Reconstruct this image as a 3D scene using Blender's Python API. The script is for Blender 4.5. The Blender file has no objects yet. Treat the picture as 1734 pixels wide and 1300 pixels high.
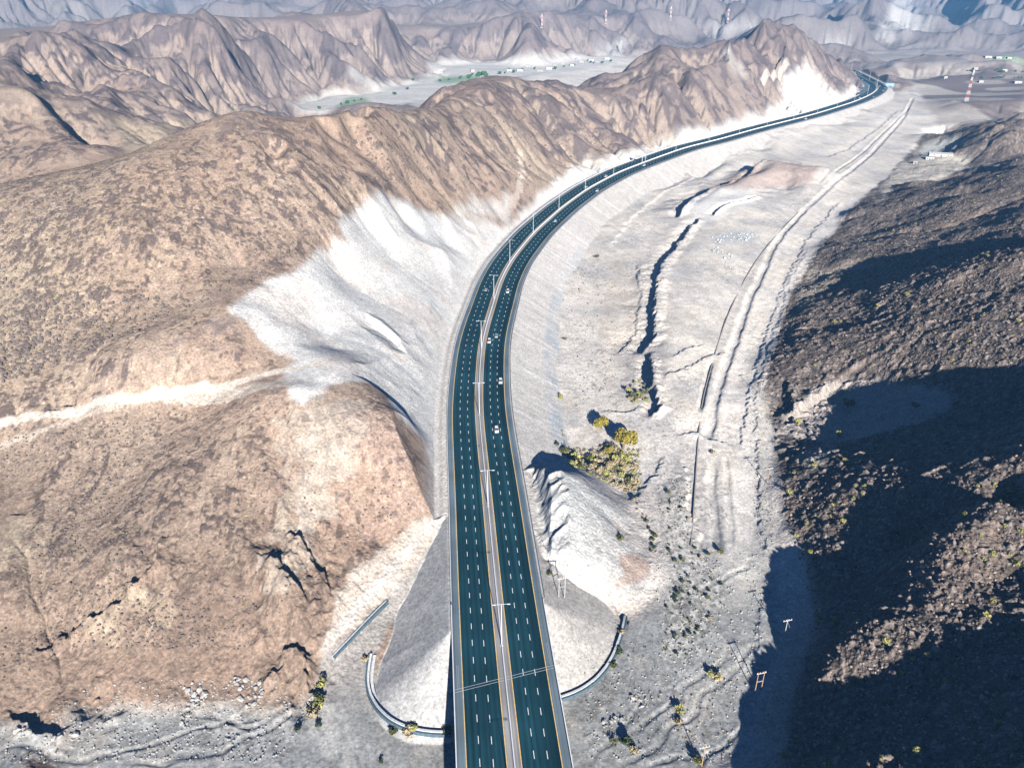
import bpy, math, random, time
import numpy as np
T00 = time.time()
random.seed(11)
rng = np.random.default_rng(5)
sc = bpy.context.scene
COL = sc.collection

# ------------------------------------------------------------------ camera model
F = 1350.0; CXP = 867.0; CYP = 650.0; CAMH = 192.0
PITCH = math.radians(27.7); CP, SP = math.cos(PITCH), math.sin(PITCH)
SUN_EL = math.radians(20.5); SUN_AZ = math.radians(9.5)
LIGHT = np.array([-math.sin(SUN_AZ), math.cos(SUN_AZ)])       # way the light travels over the ground

def P(px, py, z):
    """world point at height z seen at photo pixel (px, py)"""
    v = (py - CYP) / F; u = (px - CXP) / F
    t = (CAMH - z) / (SP + v * CP)
    return (u * t, t * (CP - v * SP), z)
def t0_of(Y): return Y * CP + CAMH * SP

# ------------------------------------------------------------------ noise
def _h(ix, iy, seed):
    h = (ix.astype(np.uint32) * np.uint32(374761393) + iy.astype(np.uint32) * np.uint32(668265263) + np.uint32((seed * 1442695041) & 0xffffffff))
    h = (h ^ (h >> np.uint32(13))) * np.uint32(1274126177)
    h = h ^ (h >> np.uint32(16))
    return (h & np.uint32(0xffff)).astype(np.float32) / 65535.0
def vnoise(x, y, seed=0):
    xf = np.floor(x); yf = np.floor(y)
    ix = xf.astype(np.int64); iy = yf.astype(np.int64)
    fx = (x - xf).astype(np.float32); fy = (y - yf).astype(np.float32)
    fx = fx * fx * fx * (fx * (fx * 6 - 15) + 10); fy = fy * fy * fy * (fy * (fy * 6 - 15) + 10)
    a = _h(ix, iy, seed); b = _h(ix + 1, iy, seed); c = _h(ix, iy + 1, seed); d = _h(ix + 1, iy + 1, seed)
    return a + (b - a) * fx + (c - a) * fy + (a - b - c + d) * fx * fy
def rot(x, y, a):
    c, s = math.cos(a), math.sin(a); return x * c - y * s, x * s + y * c
def fbm(x, y, lam, octv=3, seed=0, gain=.5, spacing=None):
    s = 0; amp = 1.0; tot = 0
    for k in range(octv):
        xr, yr = rot(x, y, .7 + 1.3 * k)
        n = vnoise(xr / lam, yr / lam, seed + 17 * k) * 2 - 1
        if spacing is not None: n = n * np.clip(lam / (2.2 * spacing) - .6, 0, 1)
        s = s + n * amp; tot += amp; amp *= gain; lam *= .5
    return s / tot
def ridged(x, y, lam, octv=3, seed=0, gain=.5, spacing=None):
    s = 0; amp = 1.0; tot = 0; w = 1.0
    for k in range(octv):
        xr, yr = rot(x, y, .4 + 1.1 * k)
        n = 1 - np.abs(vnoise(xr / lam, yr / lam, seed + 31 * k) * 2 - 1) * 1.6
        n = np.clip(n, -.6, 1)
        if spacing is not None: n = n * np.clip(lam / (2.2 * spacing) - .6, 0, 1)
        s = s + n * amp * w; tot += amp; w = np.clip(n * 1.3 + .35, 0, 1); amp *= gain; lam *= .5
    return s / tot
def sstep(a, b, x):
    t = np.clip((x - a) / (b - a), 0, 1); return t * t * (3 - 2 * t)

# ------------------------------------------------------------------ the road's line (median barrier)
ROAD_PX = [(849.5,1092),(840,1000),(830.5,900),(826,850),(813.5,730),(810.3,690),(811,650),(814.5,590),(822,555),
 (837,508),(845,479),(865,441),(903.5,394),(950.5,352),(995.5,319.5),(1048,291.5),(1102,271),(1159,250.5),(1219,236),
 (1276.5,219.5),(1329,206.3),(1377,194.3),(1414.5,182.8),(1447,172.5),(1472.5,161.5),(1484,153.5),(1487,147.7),(1483,142),(1472.5,137),(1461,131),(1449,125),(1437,119)]
rp = np.array([P(x, y, 0)[:2] for x, y in ROAD_PX])
d0 = np.array([11.0, -120.0]) / 120.5
start = [rp[0] + d0 * k for k in (150, 110, 70, 35)]
rp = np.vstack([np.array(start), rp])
o = np.argsort(rp[:, 1]); rp = rp[o]
Ys = np.arange(40, 1790, 2.0)
Xs = np.interp(Ys, rp[:, 1], rp[:, 0])
for _ in range(2):                                   # smooth the polyline to a curve
    k = 8
    pad = np.pad(Xs, k, mode='reflect', reflect_type='odd')
    Xs = np.convolve(pad, np.ones(2 * k + 1) / (2 * k + 1), mode='valid')
dXs = np.gradient(Xs, Ys)
ARC = np.concatenate([[0], np.cumsum(np.hypot(np.diff(Xs), np.diff(Ys)))])
def road_foot(X, Y):
    Yf = np.clip(Y, Ys[0], Ys[-1])
    for _ in range(4):
        xr = np.interp(Yf, Ys, Xs); dx = np.interp(Yf, Ys, dXs)
        Yf = np.clip(Yf - ((xr - X) * dx + (Yf - Y)) / (1 + dx * dx), Ys[0], Ys[-1])
    xr = np.interp(Yf, Ys, Xs); dx = np.interp(Yf, Ys, dXs)
    n = np.sqrt(1 + dx * dx)
    lat = ((X - xr) - (Y - Yf) * dx) / n             # + to the right
    dist = np.hypot(X - xr, Y - Yf)
    return Yf, np.where(lat < 0, -1, 1) * dist
def road_at(s, lat):
    """world XY at arc length s and lateral offset"""
    x = np.interp(s, ARC, Xs); y = np.interp(s, ARC, Ys); dx = np.interp(y, Ys, dXs); n = np.sqrt(1 + dx * dx)
    return x + lat / n, y - lat * dx / n
def s_of_Y(Y): return np.interp(Y, Ys, ARC)

# ------------------------------------------------------------------ heights that were read off the photograph
CTRL = []
def pl(pts, dens=14):
    """a line of (px,py,z) densified in world space"""
    w = [P(*p) for p in pts]
    for a, b in zip(w[:-1], w[1:]):
        ta, tb = t0_of(a[1]), t0_of(b[1])
        n = max(1, int(math.hypot(a[0]/ta - b[0]/tb, math.log(ta/tb)) / .035))
        for k in range(n):
            f = k / n; CTRL.append(tuple(a[i] + (b[i] - a[i]) * f for i in range(3)))
    CTRL.append(w[-1])
def pp(*pts):
    for p in pts: CTRL.append(P(*p))
def ww(*pts):
    CTRL.extend(pts)

# --- left: near hill
pl([(-120,1225,-16),(0,1215,-16),(120,1235,-16),(200,1165,-15),(300,1160,-15),(400,1150,-15),(480,1165,-15),(540,1130,-14)])
pl([(560,1085,-11),(620,1000,-7),(690,930,-3),(740,880,0)])
pl([(575,655,35),(500,662,39),(420,668,37)])
pp((450,800,23),(300,800,21),(150,800,15),(0,800,11),(0,950,4),(200,950,6),(400,950,7))
ww((-55,290,31),(-43,285,25),(-38,270,16),(-33,258,6),(-60,262,17),(-50,246,4),(-90,262,24),(-75,237,6),(-92,240,14),(-60,235,0))
pp((100,1080,-8),(300,1080,-7),(450,1060,-5),(480,975,6),(200,1040,-3),(-100,900,8),(-100,1100,-6))
pl([(-60,722,24),(0,714,25),(100,700,27),(200,680,30),(300,662,33),(400,648,36),(500,625,38)])
# spur above the track, edge of the white cut
pl([(150,655,34),(180,640,39),(250,605,45),(320,565,50),(385,525,55),(440,488,54),(520,445,54),(575,400,57),(605,348,62),(640,322,66)])
pl([(640,322,66),(700,345,46),(740,363,32),(800,374,17),(860,368,7)])
pp((540,560,35),(650,573,25),(705,592,14),(600,620,34),(680,650,20),(730,700,5),(742,780,2),(560,450,46),(610,480,36),(700,470,22),(755,470,11),(800,430,7),(700,400,34),(640,400,44),(500,520,45),(450,560,46),(760,540,6))
# main left hill
pp((0,640,34),(100,600,39),(200,555,46),(300,515,52),(400,450,58),(500,400,63),(560,340,72),(0,450,61),(100,420,70),(200,380,78),(300,330,86),(400,270,96),(500,290,88),(600,280,80))
pl([(-90,350,78),(-20,333,82),(75,302,89),(150,285,93),(215,272,97),(300,222,104),(360,200,108),(425,187,112),(480,213,104),(560,214,100),(620,181,99),(660,188,94),(700,198,86),(760,165,84),(820,136,70),(870,139,66),(950,149,56),(1000,161,48),(1060,130,62),(1110,76,92),(1150,90,85),(1180,112,72),(1240,76,92),(1310,42,108),(1345,65,94),(1390,86,62),(1425,110,28),(1440,122,8)])
ww((-190,590,66),(-260,560,64),(-330,520,58),(-140,640,66),(-110,780,30),(-200,900,4),(-120,1050,-12),(-20,1150,-2),(110,1300,0),(230,1430,0),(300,1500,0),(420,1600,10),(560,1720,0))
pp((700,260,66),(800,250,52),(900,220,47),(850,300,30),(920,300,12),(960,278,13),(1150,160,50),(1200,135,58),(1300,92,76),(1350,92,70),(1240,115,64),(1080,170,44),(980,200,40),(1060,200,34))
pl([(985,258,14),(1010,230,22),(1040,220,27),(1075,228,22),(1100,243,13)])
pl([(1140,236,5),(1160,217,14),(1220,180,28),(1280,140,44),(1330,110,56),(1362,118,46),(1390,135,30),(1425,160,6)])
pp((1130,210,18),(1200,160,30),(1270,128,40),(1320,175,16),(1380,165,16),(1290,195,8),(1435,150,3))
# far white wadi
pl([(420,190,-15),(470,184,-15),(540,172,-15),(640,165,-15),(700,150,-15),(760,130,-15),(830,118,-15),(900,118,-15),(980,108,-15),(1050,97,-15),(1120,84,-12),(1200,72,-10)])
pl([(450,181,-14),(540,161,-14),(640,149,-14),(720,131,-14),(735,107,-13),(820,103,-14),(900,113,-14),(960,100,-14),(1050,91,-14)])
# ranges behind on the left
pl([(-90,175,86),(0,163,90),(65,163,90),(110,175,84),(145,187,76),(200,213,61),(300,238,44)])
pp((0,320,40),(50,240,62),(100,255,56),(150,240,50),(-60,320,42),(-60,240,64),(190,190,52),(260,215,44),(330,215,36),(290,250,44),(330,235,40))
pl([(-100,110,92),(-20,93,98),(40,75,104),(90,70,104),(130,85,96),(170,105,84),(230,140,62),(280,175,42),(330,200,25)])
pp((60,120,80),(150,150,58))
pl([(110,75,84),(165,50,102),(240,38,112),(300,29,118),(345,33,114),(385,58,100),(420,56,98),(470,90,72),(540,120,40),(620,155,-8)])
pp((300,120,60),(330,150,42),(400,150,34),(450,165,8),(250,110,62),(350,190,10))
pl([(455,60,84),(490,30,100),(520,42,92),(560,35,95),(600,32,98),(640,17,105),(680,35,93),(720,48,78),(752,72,55)])
pp((590,60,80),(700,110,8),(660,130,-2),(590,110,40))
pl([(740,80,20),(770,52,48),(800,35,62),(828,28,68),(860,45,57),(890,60,44),(930,47,53),(980,42,55),(1010,50,44),(1045,65,16)])
pp((830,70,26),(960,75,18))
ww((-250,1150,-8),(-330,1270,-8),(-150,1200,-13),(-50,1260,-14),(-280,1000,2),(-60,1120,-12))
ww((-900,1900,60),(-600,2100,40),(-100,2500,30),(200,2700,10),(-1200,1300,90),(-900,900,90),(-700,700,70),(-1100,600,80),(-700,400,80),(-500,300,60))

# --- wadi on the right
pl([(945,760,-16),(948,640,-17),(960,560,-17),(985,480,-16.5),(1010,440,-16),(1080,375,-15),(1150,325,-14),(1250,280,-13),(1400,240,-11),(1500,190,-9),(1550,150,-8)])
pp((1000,600,-18),(1050,500,-17.5),(1050,580,-18),(1085,430,-16.5),(1000,700,-18),(1060,640,-17.5),(1120,390,-15.5),(1030,740,-17.5))
pl([(1120,640,-12),(1118,560,-11),(1128,480,-11),(1165,425,-11),(1200,385,-11)])
pp((1220,500,-11.5),(1160,640,-12),(1180,700,-13.5),(1240,440,-11),(1280,400,-11),(1150,560,-11))
pl([(1160,345,-7),(1200,318,-3),(1250,295,0),(1310,277,2),(1340,275,1),(1385,285,-7)])
pp((1230,330,-6),(1300,310,-4),(1250,360,-9),(1340,320,-8))
pp((1230,700,-15),(1290,500,-14),(1350,400,-13),(1450,300,-12),(1560,190,-9),(1200,800,-15.5))
pp((1000,1250,-18),(1100,1290,-18),(1200,1280,-18.5),(1250,1100,-18),(1150,1050,-17.5),(1230,950,-17),(1100,1100,-17.5),(1150,850,-16.5),(1250,800,-16))
# white hillock beside the road
pl([(905,800,1),(935,797,6),(970,796,3),(1000,812,-3),(1050,850,-10),(1085,905,-14)])
pp((925,850,5.5),(985,860,3),(1035,905,-4),(945,930,1),(1000,945,-4),(1040,975,-9),(950,1000,-10),(1020,1015,-15),(1085,975,-14.5),(1105,1005,-16.5),(980,778,-15.5),(1012,800,-16.5),(1045,832,-17),(920,890,1))
# --- dark hills on the right
FOOT_PX = [(1320,1300),(1340,1190),(1368,1095),(1378,1030),(1355,930),(1338,885),(1318,815),(1306,745),(1288,690),(1284,640),(1303,600),(1328,520),(1345,470),(1390,412),(1450,345),(1500,305),(1555,240),(1600,216),(1660,206),(1734,192)]
pl([(x, y, -15.5 + 5 * max(0, (700 - y) / 500)) for x, y in FOOT_PX])
pl([(1400,1300,-6),(1460,1300,1.5),(1565,1298,6),(1700,1296,17),(1810,1294,27)])
ww((75,106,2),(85,95,4),(110,100,14),(190,120,40),(150,90,30),(120,60,20),(230,120,50))
pp((1450,1195,-6),(1590,1175,6),(1700,1150,16),(1390,1190,-11))
pl([(1385,1128,-9),(1404,1110,-3),(1470,1065,3.5),(1540,1020,7),(1620,1000,13),(1690,985,16),(1743,985,19)])
ww((170,185,25),(200,185,31))
pp((1385,960,-12),(1450,940,-7),(1560,930,-2),(1700,900,6))
pl([(1325,808,-12.5),(1365,790,-8),(1430,795,-3),(1505,818,6),(1620,808,19),(1734,792,29)])
ww((152,230,15),(173,230,27),(195,230,36),(206,230,41),(231,230,57),(250,228,57),(280,235,60))
pp((1390,860,-7),(1500,860,4),(1620,850,14),(1734,840,22))
pp((1330,755,-14.5),(1400,745,-13),(1450,705,-11),(1500,700,-4),(1600,700,2),(1734,700,9),(1400,655,-11),(1480,648,-6))
pp((1300,640,-13),(1340,600,-8),(1400,600,-4),(1500,600,6),(1600,600,14),(1734,600,24),(1365,530,-7),(1450,525,2),(1550,510,17),(1650,480,31),(1734,462,40))
pl([(1365,482,-9),(1420,497,-2),(1500,492,13),(1600,464,29),(1734,444,44),(1850,430,52)])
pp((1400,450,-10),(1460,448,-5),(1540,440,6),(1600,428,17),(1734,414,32))
pl([(1405,407,-9),(1450,420,0),(1520,425,5),(1581,425,11),(1676,388,20),(1734,362,30),(1850,330,36)])
pp((1440,395,-9),(1500,390,0),(1560,400,7),(1640,375,12),(1734,335,22))
pl([(1448,358,-9),(1480,375,-5),(1520,376,1),(1572,368,8),(1607,349,13),(1668,317,21),(1734,284,30),(1850,255,36)])
pp((1460,330,-10.5),(1500,308,-10),(1560,302,-9.5),(1595,297,-9),(1640,283,-9),(1690,268,-5),(1734,254,-2),(1560,290,-9),(1640,270,-9),(1580,270,-9))
pl([(1590,258,-7),(1640,241,6),(1700,227,16),(1734,217,22),(1820,200,26)])
pp((1600,234,-7),(1640,220,-4),(1700,207,1),(1734,198,3))
pl([(1575,228,-7),(1620,212,-1),(1660,207,5),(1734,192,9)])
pp((1600,170,-6),(1636,173,1),(1700,165,-1),(1734,178,0),(1600,130,-8),(1734,130,-8),(1734,108,-8),(1500,105,-8),(1560,112,-8),(1640,110,-8))
pl([(1470,117,-4),(1510,113,8),(1550,118,0)]); pl([(1590,105,-2),(1625,98,14),(1665,106,0)])
ww((500,300,30),(450,520,50),(700,700,40),(900,1000,30),(1200,1400,20),(1300,1900,20),(900,2100,0),(1500,2600,30),(400,150,60),(350,60,50))
# --- near edge
ww((0,40,-18),(60,40,-18),(-60,40,-18),(-120,60,-6),(-200,60,5),(-160,120,-8),(-300,100,25),(-400,180,40),(20,120,-18.5),(-40,120,-18),(-80,150,-16.5),(-140,150,-15))
pp((620,1290,-17.5),(500,1290,-17.5),(300,1290,-17.5),(100,1290,-17.5),(600,1200,-17),(700,1290,-18),(900,1290,-18.5),(640,1120,-16.5),(690,1040,-14))

C = np.array(CTRL, dtype=np.float64)
cu = C[:, 0] / t0_of(C[:, 1]); cw = np.log(t0_of(C[:, 1]))
# merge near duplicates
key = np.round(np.stack([cu, cw], 1) / .006).astype(int)
_, idx = np.unique(key, axis=0, return_index=True)
C, cu, cw = C[idx], cu[idx], cw[idx]
EPS = .012
def kern(r2): return np.sqrt(r2 + EPS * EPS)
N = len(C)
A = np.zeros((N + 3, N + 3))
A[:N, :N] = kern((cu[:, None] - cu) ** 2 + (cw[:, None] - cw) ** 2) - np.eye(N) * .002
A[:N, N] = 1; A[:N, N + 1] = cu; A[:N, N + 2] = cw
A[N:, :N] = A[:N, N:].T
sol = np.linalg.solve(A, np.concatenate([C[:, 2], np.zeros(3)]))
def rbf(u, w):
    out = sol[N] + sol[N + 1] * u + sol[N + 2] * w
    for i in range(0, N, 60):
        out = out + (kern((u[..., None] - cu[i:i+60]) ** 2 + (w[..., None] - cw[i:i+60]) ** 2) @ sol[i:min(i+60, N)])
    return out

# ------------------------------------------------------------------ the terrain grid (finer near, coarser far)
def seg(a, b, d): return np.linspace(a, b, max(2, int(round(abs(b - a) / d)) + 1))[:-1]
QK = 1.0
wv = np.concatenate([seg(math.log(112), math.log(190), .006), seg(math.log(190), math.log(520), .00145*QK), seg(math.log(520), math.log(1200), .0022*QK),
                     seg(math.log(1200), math.log(2600), .0030*QK), seg(math.log(2600), math.log(9000), .005), [math.log(9000)]])
uv_ = np.concatenate([seg(-1.7, -.8, .018), seg(-.8, -.67, .004), seg(-.67, .67, .00115*QK), seg(.67, .8, .004), seg(.8, 1.7, .018), [1.7]])
NR, NC = len(wv), len(uv_)
# coarse evaluation, then bilinear
EROK = .05
cwv = np.linspace(wv[0], wv[-1], 900); cuv = np.concatenate([np.linspace(-1.7, 1.7, 820)])
UU, WW = np.meshgrid(cuv, cwv)
_cw = np.linspace(wv[0], wv[-1], 450); _cu = np.linspace(-1.7, 1.7, 410); _u, _w = np.meshgrid(_cu, _cw); _z = rbf(_u, _w)
def _up(G):
    fu = np.clip(np.interp(cuv, _cu, np.arange(len(_cu))), 0, len(_cu) - 1.001); iu = fu.astype(int); a = (fu - iu)[None, :]
    fw = np.clip(np.interp(cwv, _cw, np.arange(len(_cw))), 0, len(_cw) - 1.001); iw = fw.astype(int); b = (fw - iw)[:, None]
    R = G[iw] * (1 - b) + G[iw + 1] * b
    return R[:, iu] * (1 - a) + R[:, iu + 1] * a
Zc = _up(_z)
TT = np.exp(WW); YYc = (TT - CAMH * SP) / CP; XXc = UU * TT
def grid_sample(G, gu, gw, u, w):
    fu = np.clip(np.interp(u, gu, np.arange(len(gu))), 0, len(gu) - 1.001)
    fw = np.clip(np.interp(w, gw, np.arange(len(gw))), 0, len(gw) - 1.001)
    iu = fu.astype(int); iw = fw.astype(int); a = fu - iu; b = fw - iw
    return (G[iw, iu] * (1 - a) + G[iw, iu + 1] * a) * (1 - b) + (G[iw + 1, iu] * (1 - a) + G[iw + 1, iu + 1] * a) * b
def tensor_up(G):
    fu = np.clip(np.interp(uv_, cuv, np.arange(len(cuv))), 0, len(cuv) - 1.001); iu = fu.astype(int); a = (fu - iu)[None, :]
    fw = np.clip(np.interp(wv, cwv, np.arange(len(cwv))), 0, len(cwv) - 1.001); iw = fw.astype(int); b = (fw - iw)[:, None]
    R = G[iw] * (1 - b) + G[iw + 1] * b
    return R[:, iu] * (1 - a) + R[:, iu + 1] * a
def blur(G, n, it=2):
    for _ in range(it):
        for ax in (0, 1):
            pad = [(0, 0), (0, 0)]; pad[ax] = (n, n)
            Q = np.cumsum(np.pad(np.pad(G, pad, mode='edge'), [(1, 0) if ax == 0 else (0, 0), (1, 0) if ax == 1 else (0, 0)]), axis=ax)
            G = (np.take(Q, range(2*n+1, Q.shape[ax]), axis=ax) - np.take(Q, range(0, Q.shape[ax] - 2*n - 1), axis=ax)) / (2 * n + 1)
    return G
# the pale valley floor beyond the hills is flat
def inpoly(poly, X, Y):
    ins = np.zeros(X.shape, bool); n = len(poly); j = n - 1
    for i in range(n):
        xi, yi = poly[i]; xj, yj = poly[j]
        if yi != yj:
            ins ^= ((yi > Y) != (yj > Y)) & (X < (xj - xi) * (Y - yi) / (yj - yi) + xi)
        j = i
    return ins
FARW = [P(x, y, -15)[:2] for x, y in [(430,186),(450,180),(540,160),(590,156),(610,143),(640,149),(680,140),(705,131),(728,128),(722,112),(735,104),(770,106),(825,102),(850,108),(900,112),(960,99),(1000,95),(1050,90),(1062,92),(1050,104),(990,118),(900,128),(800,146),(740,168),(700,182),(560,199),(480,200)]]
fm = blur(inpoly(FARW, XXc, YYc).astype(float), 4, 2)
Zc = Zc * (1 - fm) + (-15) * fm
# carve a drainage network into the hills (stream-power steps on a log-polar grid)
def hilliness(G):
    du = np.gradient(G, cuv, axis=1); dw = np.gradient(G, cwv, axis=0)
    sx = du / TT; sy = (dw - UU * du) / TT * CP
    return sx, sy, np.hypot(sx, sy)
FARc = sstep(2000, 2900, YYc + .10 * np.abs(XXc) + 450 * sstep(300, 900, XXc)); FARc = np.maximum(FARc, sstep(1.0, 1.5, np.abs(UU)) * sstep(900, 1600, YYc))
wxc = XXc + fbm(XXc, YYc, 900, 2, 77) * 260; wyc = YYc + fbm(XXc, YYc, 900, 2, 78) * 260
frc = ridged(wxc, wyc, 1000, 3, 21, gain=.55)
lowc = sstep(.25, .75, vnoise(XXc / 1500 + 3.3, YYc / 1500 + 1.7, 23))
Zfar = -12 + sstep(.02, .85, frc) * (110 + 150 * lowc + 130 * sstep(3800, 7000, YYc)) * (.7 + .3 * sstep(2200, 3500, YYc)) + sstep(.15, .9, ridged(wxc + 300, wyc, 430, 3, 88, gain=.5)) * 85
Zc = Zc * (1 - FARc) + Zfar * FARc
_, _, sl0 = hilliness(Zc)
rough0 = blur(sstep(.08, .26, sl0), 2, 2)
lam_c = np.clip(TT * .085, 26, 260)
seedn = 0
for k_, (lo_, hi_) in enumerate(((0, 420), (420, 900), (900, 2000), (2000, 9999))):
    lam_ = (34, 70, 120, 260)[k_]
    wgt = sstep(lo_ * .8, lo_ * 1.1 + 1, YYc) * (1 - sstep(hi_ * .8, hi_ * 1.1, YYc))
    seedn = seedn + wgt * (fbm(XXc, YYc, lam_, 3, 31 + k_, gain=.6) * lam_ * (.085, .085, .15, .13)[k_])
seedn = seedn + sstep(480, 900, YYc) * ((ridged(XXc + 900, YYc, 150, 3, 35, gain=.5) - .45) * 12 + fbm(XXc, YYc, 85, 3, 37, gain=.6) * 9) + np.clip(sstep(-170, -330, XXc) * sstep(600, 800, YYc) + sstep(1450, 1700, YYc), 0, 1) * ((ridged(wxc * 1.0 + 500, wyc, 300, 3, 36, gain=.5) - .42) * 40 + (ridged(wxc + 50, wyc, 130, 3, 38, gain=.55) - .42) * 24)
Zc = Zc + seedn * rough0
Z0c = Zc.copy()
nr_, nc_ = Zc.shape; dcell = (TT * (cwv[1] - cwv[0])).ravel()
CUTPOLY = [P(*q)[:2] for q in [(385,525,55),(440,488,54),(520,445,54),(575,400,57),(605,348,62),(640,322,66),(700,345,46),(740,363,32),(800,374,17),(860,368,7),(880,400,0),(806,500,0),(775,570,0),(760,650,0),(758,860,0),(735,800,2),(680,720,18),(630,652,35),(520,680,40),(480,640,42)]]
cutm = blur(inpoly(CUTPOLY, XXc, YYc).astype(float), 3, 2)
ERS = (.16 + .20 * sstep(300, 420, YYc) + .84 * sstep(520, 1000, YYc) + 1.3 * sstep(800, 1300, YYc)) * (1 - .8 * cutm)
Kf = (rough0 * EROK * ERS).ravel()
idx0 = np.arange(nr_ * nc_).reshape(nr_, nc_)
rat = (cuv[1] - cuv[0]) / (cwv[1] - cwv[0])
rgn = np.random.default_rng(3)
for it_ in range(9):
    zp = np.pad(Zc, 1, mode='edge'); ip = np.pad(idx0, 1, mode='edge'); best = np.zeros(Zc.shape); rec = idx0.copy(); bd = np.ones(Zc.shape)
    for dj in (-1, 0, 1):
        for di in (-1, 0, 1):
            if not (dj or di): continue
            L_ = math.hypot(dj, di * rat); zn = zp[1+dj:1+dj+nr_, 1+di:1+di+nc_]; s_ = (Zc - zn) / L_ * rgn.uniform(.75, 1.25, Zc.shape); m_ = s_ > best
            best = np.where(m_, s_, best); rec = np.where(m_, ip[1+dj:1+dj+nr_, 1+di:1+di+nc_], rec); bd = np.where(m_, L_, bd)
    order = np.argsort(Zc.ravel()); rl = rec.ravel().tolist(); ar = [1.0] * (nr_ * nc_)
    for i_ in order[::-1].tolist():
        r_ = rl[i_]
        if r_ != i_: ar[r_] += ar[i_]
    Fv = (Kf * np.sqrt(np.minimum(np.array(ar), 6000)) / bd.ravel()).tolist(); zl = Zc.ravel().tolist()
    for i_ in order.tolist():
        r_ = rl[i_]
        if r_ != i_:
            f_ = Fv[i_]; zl[i_] = (zl[i_] + f_ * zl[r_]) / (1 + f_)
    Zc = np.array(zl).reshape(nr_, nc_)
    Zc = Zc + (blur(Zc, 1, 1) - Zc) * (.25 - .15 * sstep(700, 1200, YYc)) * rough0
ero = Z0c - Zc
print('erosion', float(np.percentile(ero / TT, 50)), float(np.percentile(ero / TT, 95)), float(np.percentile(ero / TT, 99)))
GUL = np.clip(ero / (TT * .012), 0, 1.5)                      # where water has cut
LIM = TT * (.016 + .030 * sstep(420, 900, YYc) + .022 * sstep(800, 1300, YYc)); Zc = Z0c - LIM * np.tanh(np.maximum(ero, 0) / LIM)
Zc = Zc + blur(ero, 12, 2) * .25 * rough0 * rough0
# slope in world units on the coarse grid
dzdu = np.gradient(Zc, cuv, axis=1); dzdw = np.gradient(Zc, cwv, axis=0)
gx = dzdu / TT; gy = (dzdw - UU * dzdu) / TT * CP
slope = np.hypot(gx, gy)
rough_c = blur(rough0, 1, 1)
convex_c = -(np.gradient(np.gradient(Zc, cuv, axis=1), cuv, axis=1) + np.gradient(np.gradient(Zc, cwv, axis=0), cwv, axis=0)) / TT
convex_c = blur(convex_c, 2, 2)
gxb, gyb = blur(gx, 4), blur(gy, 4)

U, W = np.meshgrid(uv_.astype(np.float64), wv)
TG = np.exp(W); Yg = (TG - CAMH * SP) / CP; Xg = U * TG
SPC = (TG * .0014).astype(np.float32)                       # grid spacing
Z = tensor_up(Zc); ROUGH = np.clip(tensor_up(rough_c), 0, 1); CONV = tensor_up(convex_c)
GULF = tensor_up(GUL); FRF = tensor_up(frc).astype(np.float32)
GX = tensor_up(gxb); GY = tensor_up(gyb)
gn = np.hypot(GX, GY) + 1e-4; DX, DY = GX / gn, GY / gn
FAR = sstep(2000, 2900, Yg + .10 * np.abs(Xg) + 450 * sstep(300, 900, Xg))
FAR = np.maximum(FAR, sstep(1.0, 1.5, np.abs(U)) * sstep(900, 1600, Yg))
print('terrain base', N, NR, NC, round(time.time() - T00, 1))

# foot line of the right hills, as X(Y)
ft = np.array([P(x, y, -14)[:2] for x, y in FOOT_PX]); ft = ft[np.argsort(ft[:, 1])]
FX = np.interp(Yg, ft[:, 1], ft[:, 0])
Yf, LAT = road_foot(Xg, Yg)
RIGHT = sstep(-1, 6, Xg - FX + fbm(Xg, Yg, 14, 3, 3) * 5) * (1 - sstep(1050, 1350, Yg)) * (Yg > 60)

# relief -------------------------------------------------------------
def streak(lam, length, n, seed):
    s = 0
    for k in range(n):
        f = (k / (n - 1) - .5) * length
        s = s + vnoise((Xg + DX * f) / lam, (Yg + DY * f) / lam, seed)
    return (s / n - .5) * 2.2
ST1 = streak(7, 46, 6, 41)
ST2 = streak(2.6, 20, 6, 42)
cutz = np.zeros(Z.shape)
cutf = tensor_up(cutm); nearhill = ROUGH * (1 - FAR) * (1 - .8 * cutf)
big = np.clip(Yg / 700, .35, 1.6)
Z = Z + nearhill * (ST1 * .8 * np.clip(big, .5, 1.5) + fbm(Xg, Yg, 22, 3, 9, spacing=SPC) * .8 + fbm(Xg, Yg, 5.5, 2, 10, spacing=SPC) * .28)
midfar = sstep(500, 1000, Yg) * ROUGH
Z = Z + midfar * (ridged(Xg, Yg, 95, 4, 15, spacing=SPC) - .3) * 10
Z = Z + midfar * ((ridged(Xg, Yg, 38, 3, 17, gain=.6, spacing=SPC) - .3) * 4.5)
Z = Z + FAR * ((ridged(Xg, Yg, 170, 4, 29, spacing=SPC) - .3) * 16 * ROUGH)
fr = FRF
# stony roughness
stony = RIGHT * 1.0 + .35 * nearhill * (1 - RIGHT)
Z = Z + stony * (fbm(Xg, Yg, 3.2, 3, 51, gain=.7, spacing=SPC) * (.75 + .35 * RIGHT)) + RIGHT * fbm(Xg, Yg, 11, 2, 52, spacing=SPC) * 1.1
rk = vnoise(Xg / 2.3, Yg / 2.3, 53); Z = Z + RIGHT * fbm(Xg, Yg, 7.5, 2, 54, gain=.7, spacing=SPC) * (.8 - .45 * sstep(300, 450, Yg)) + RIGHT * sstep(.70, .92, rk) * 1.1 * np.clip(2.3 / (2.2 * SPC) - .6, 0, 1)
flat = 1 - np.clip(ROUGH * 1.2 + FAR, 0, 1)
Z = Z + flat * (fbm(Xg, Yg, 30, 3, 61, spacing=SPC) * .5 + fbm(Xg, Yg, 3, 2, 62, spacing=SPC) * .10)

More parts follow.
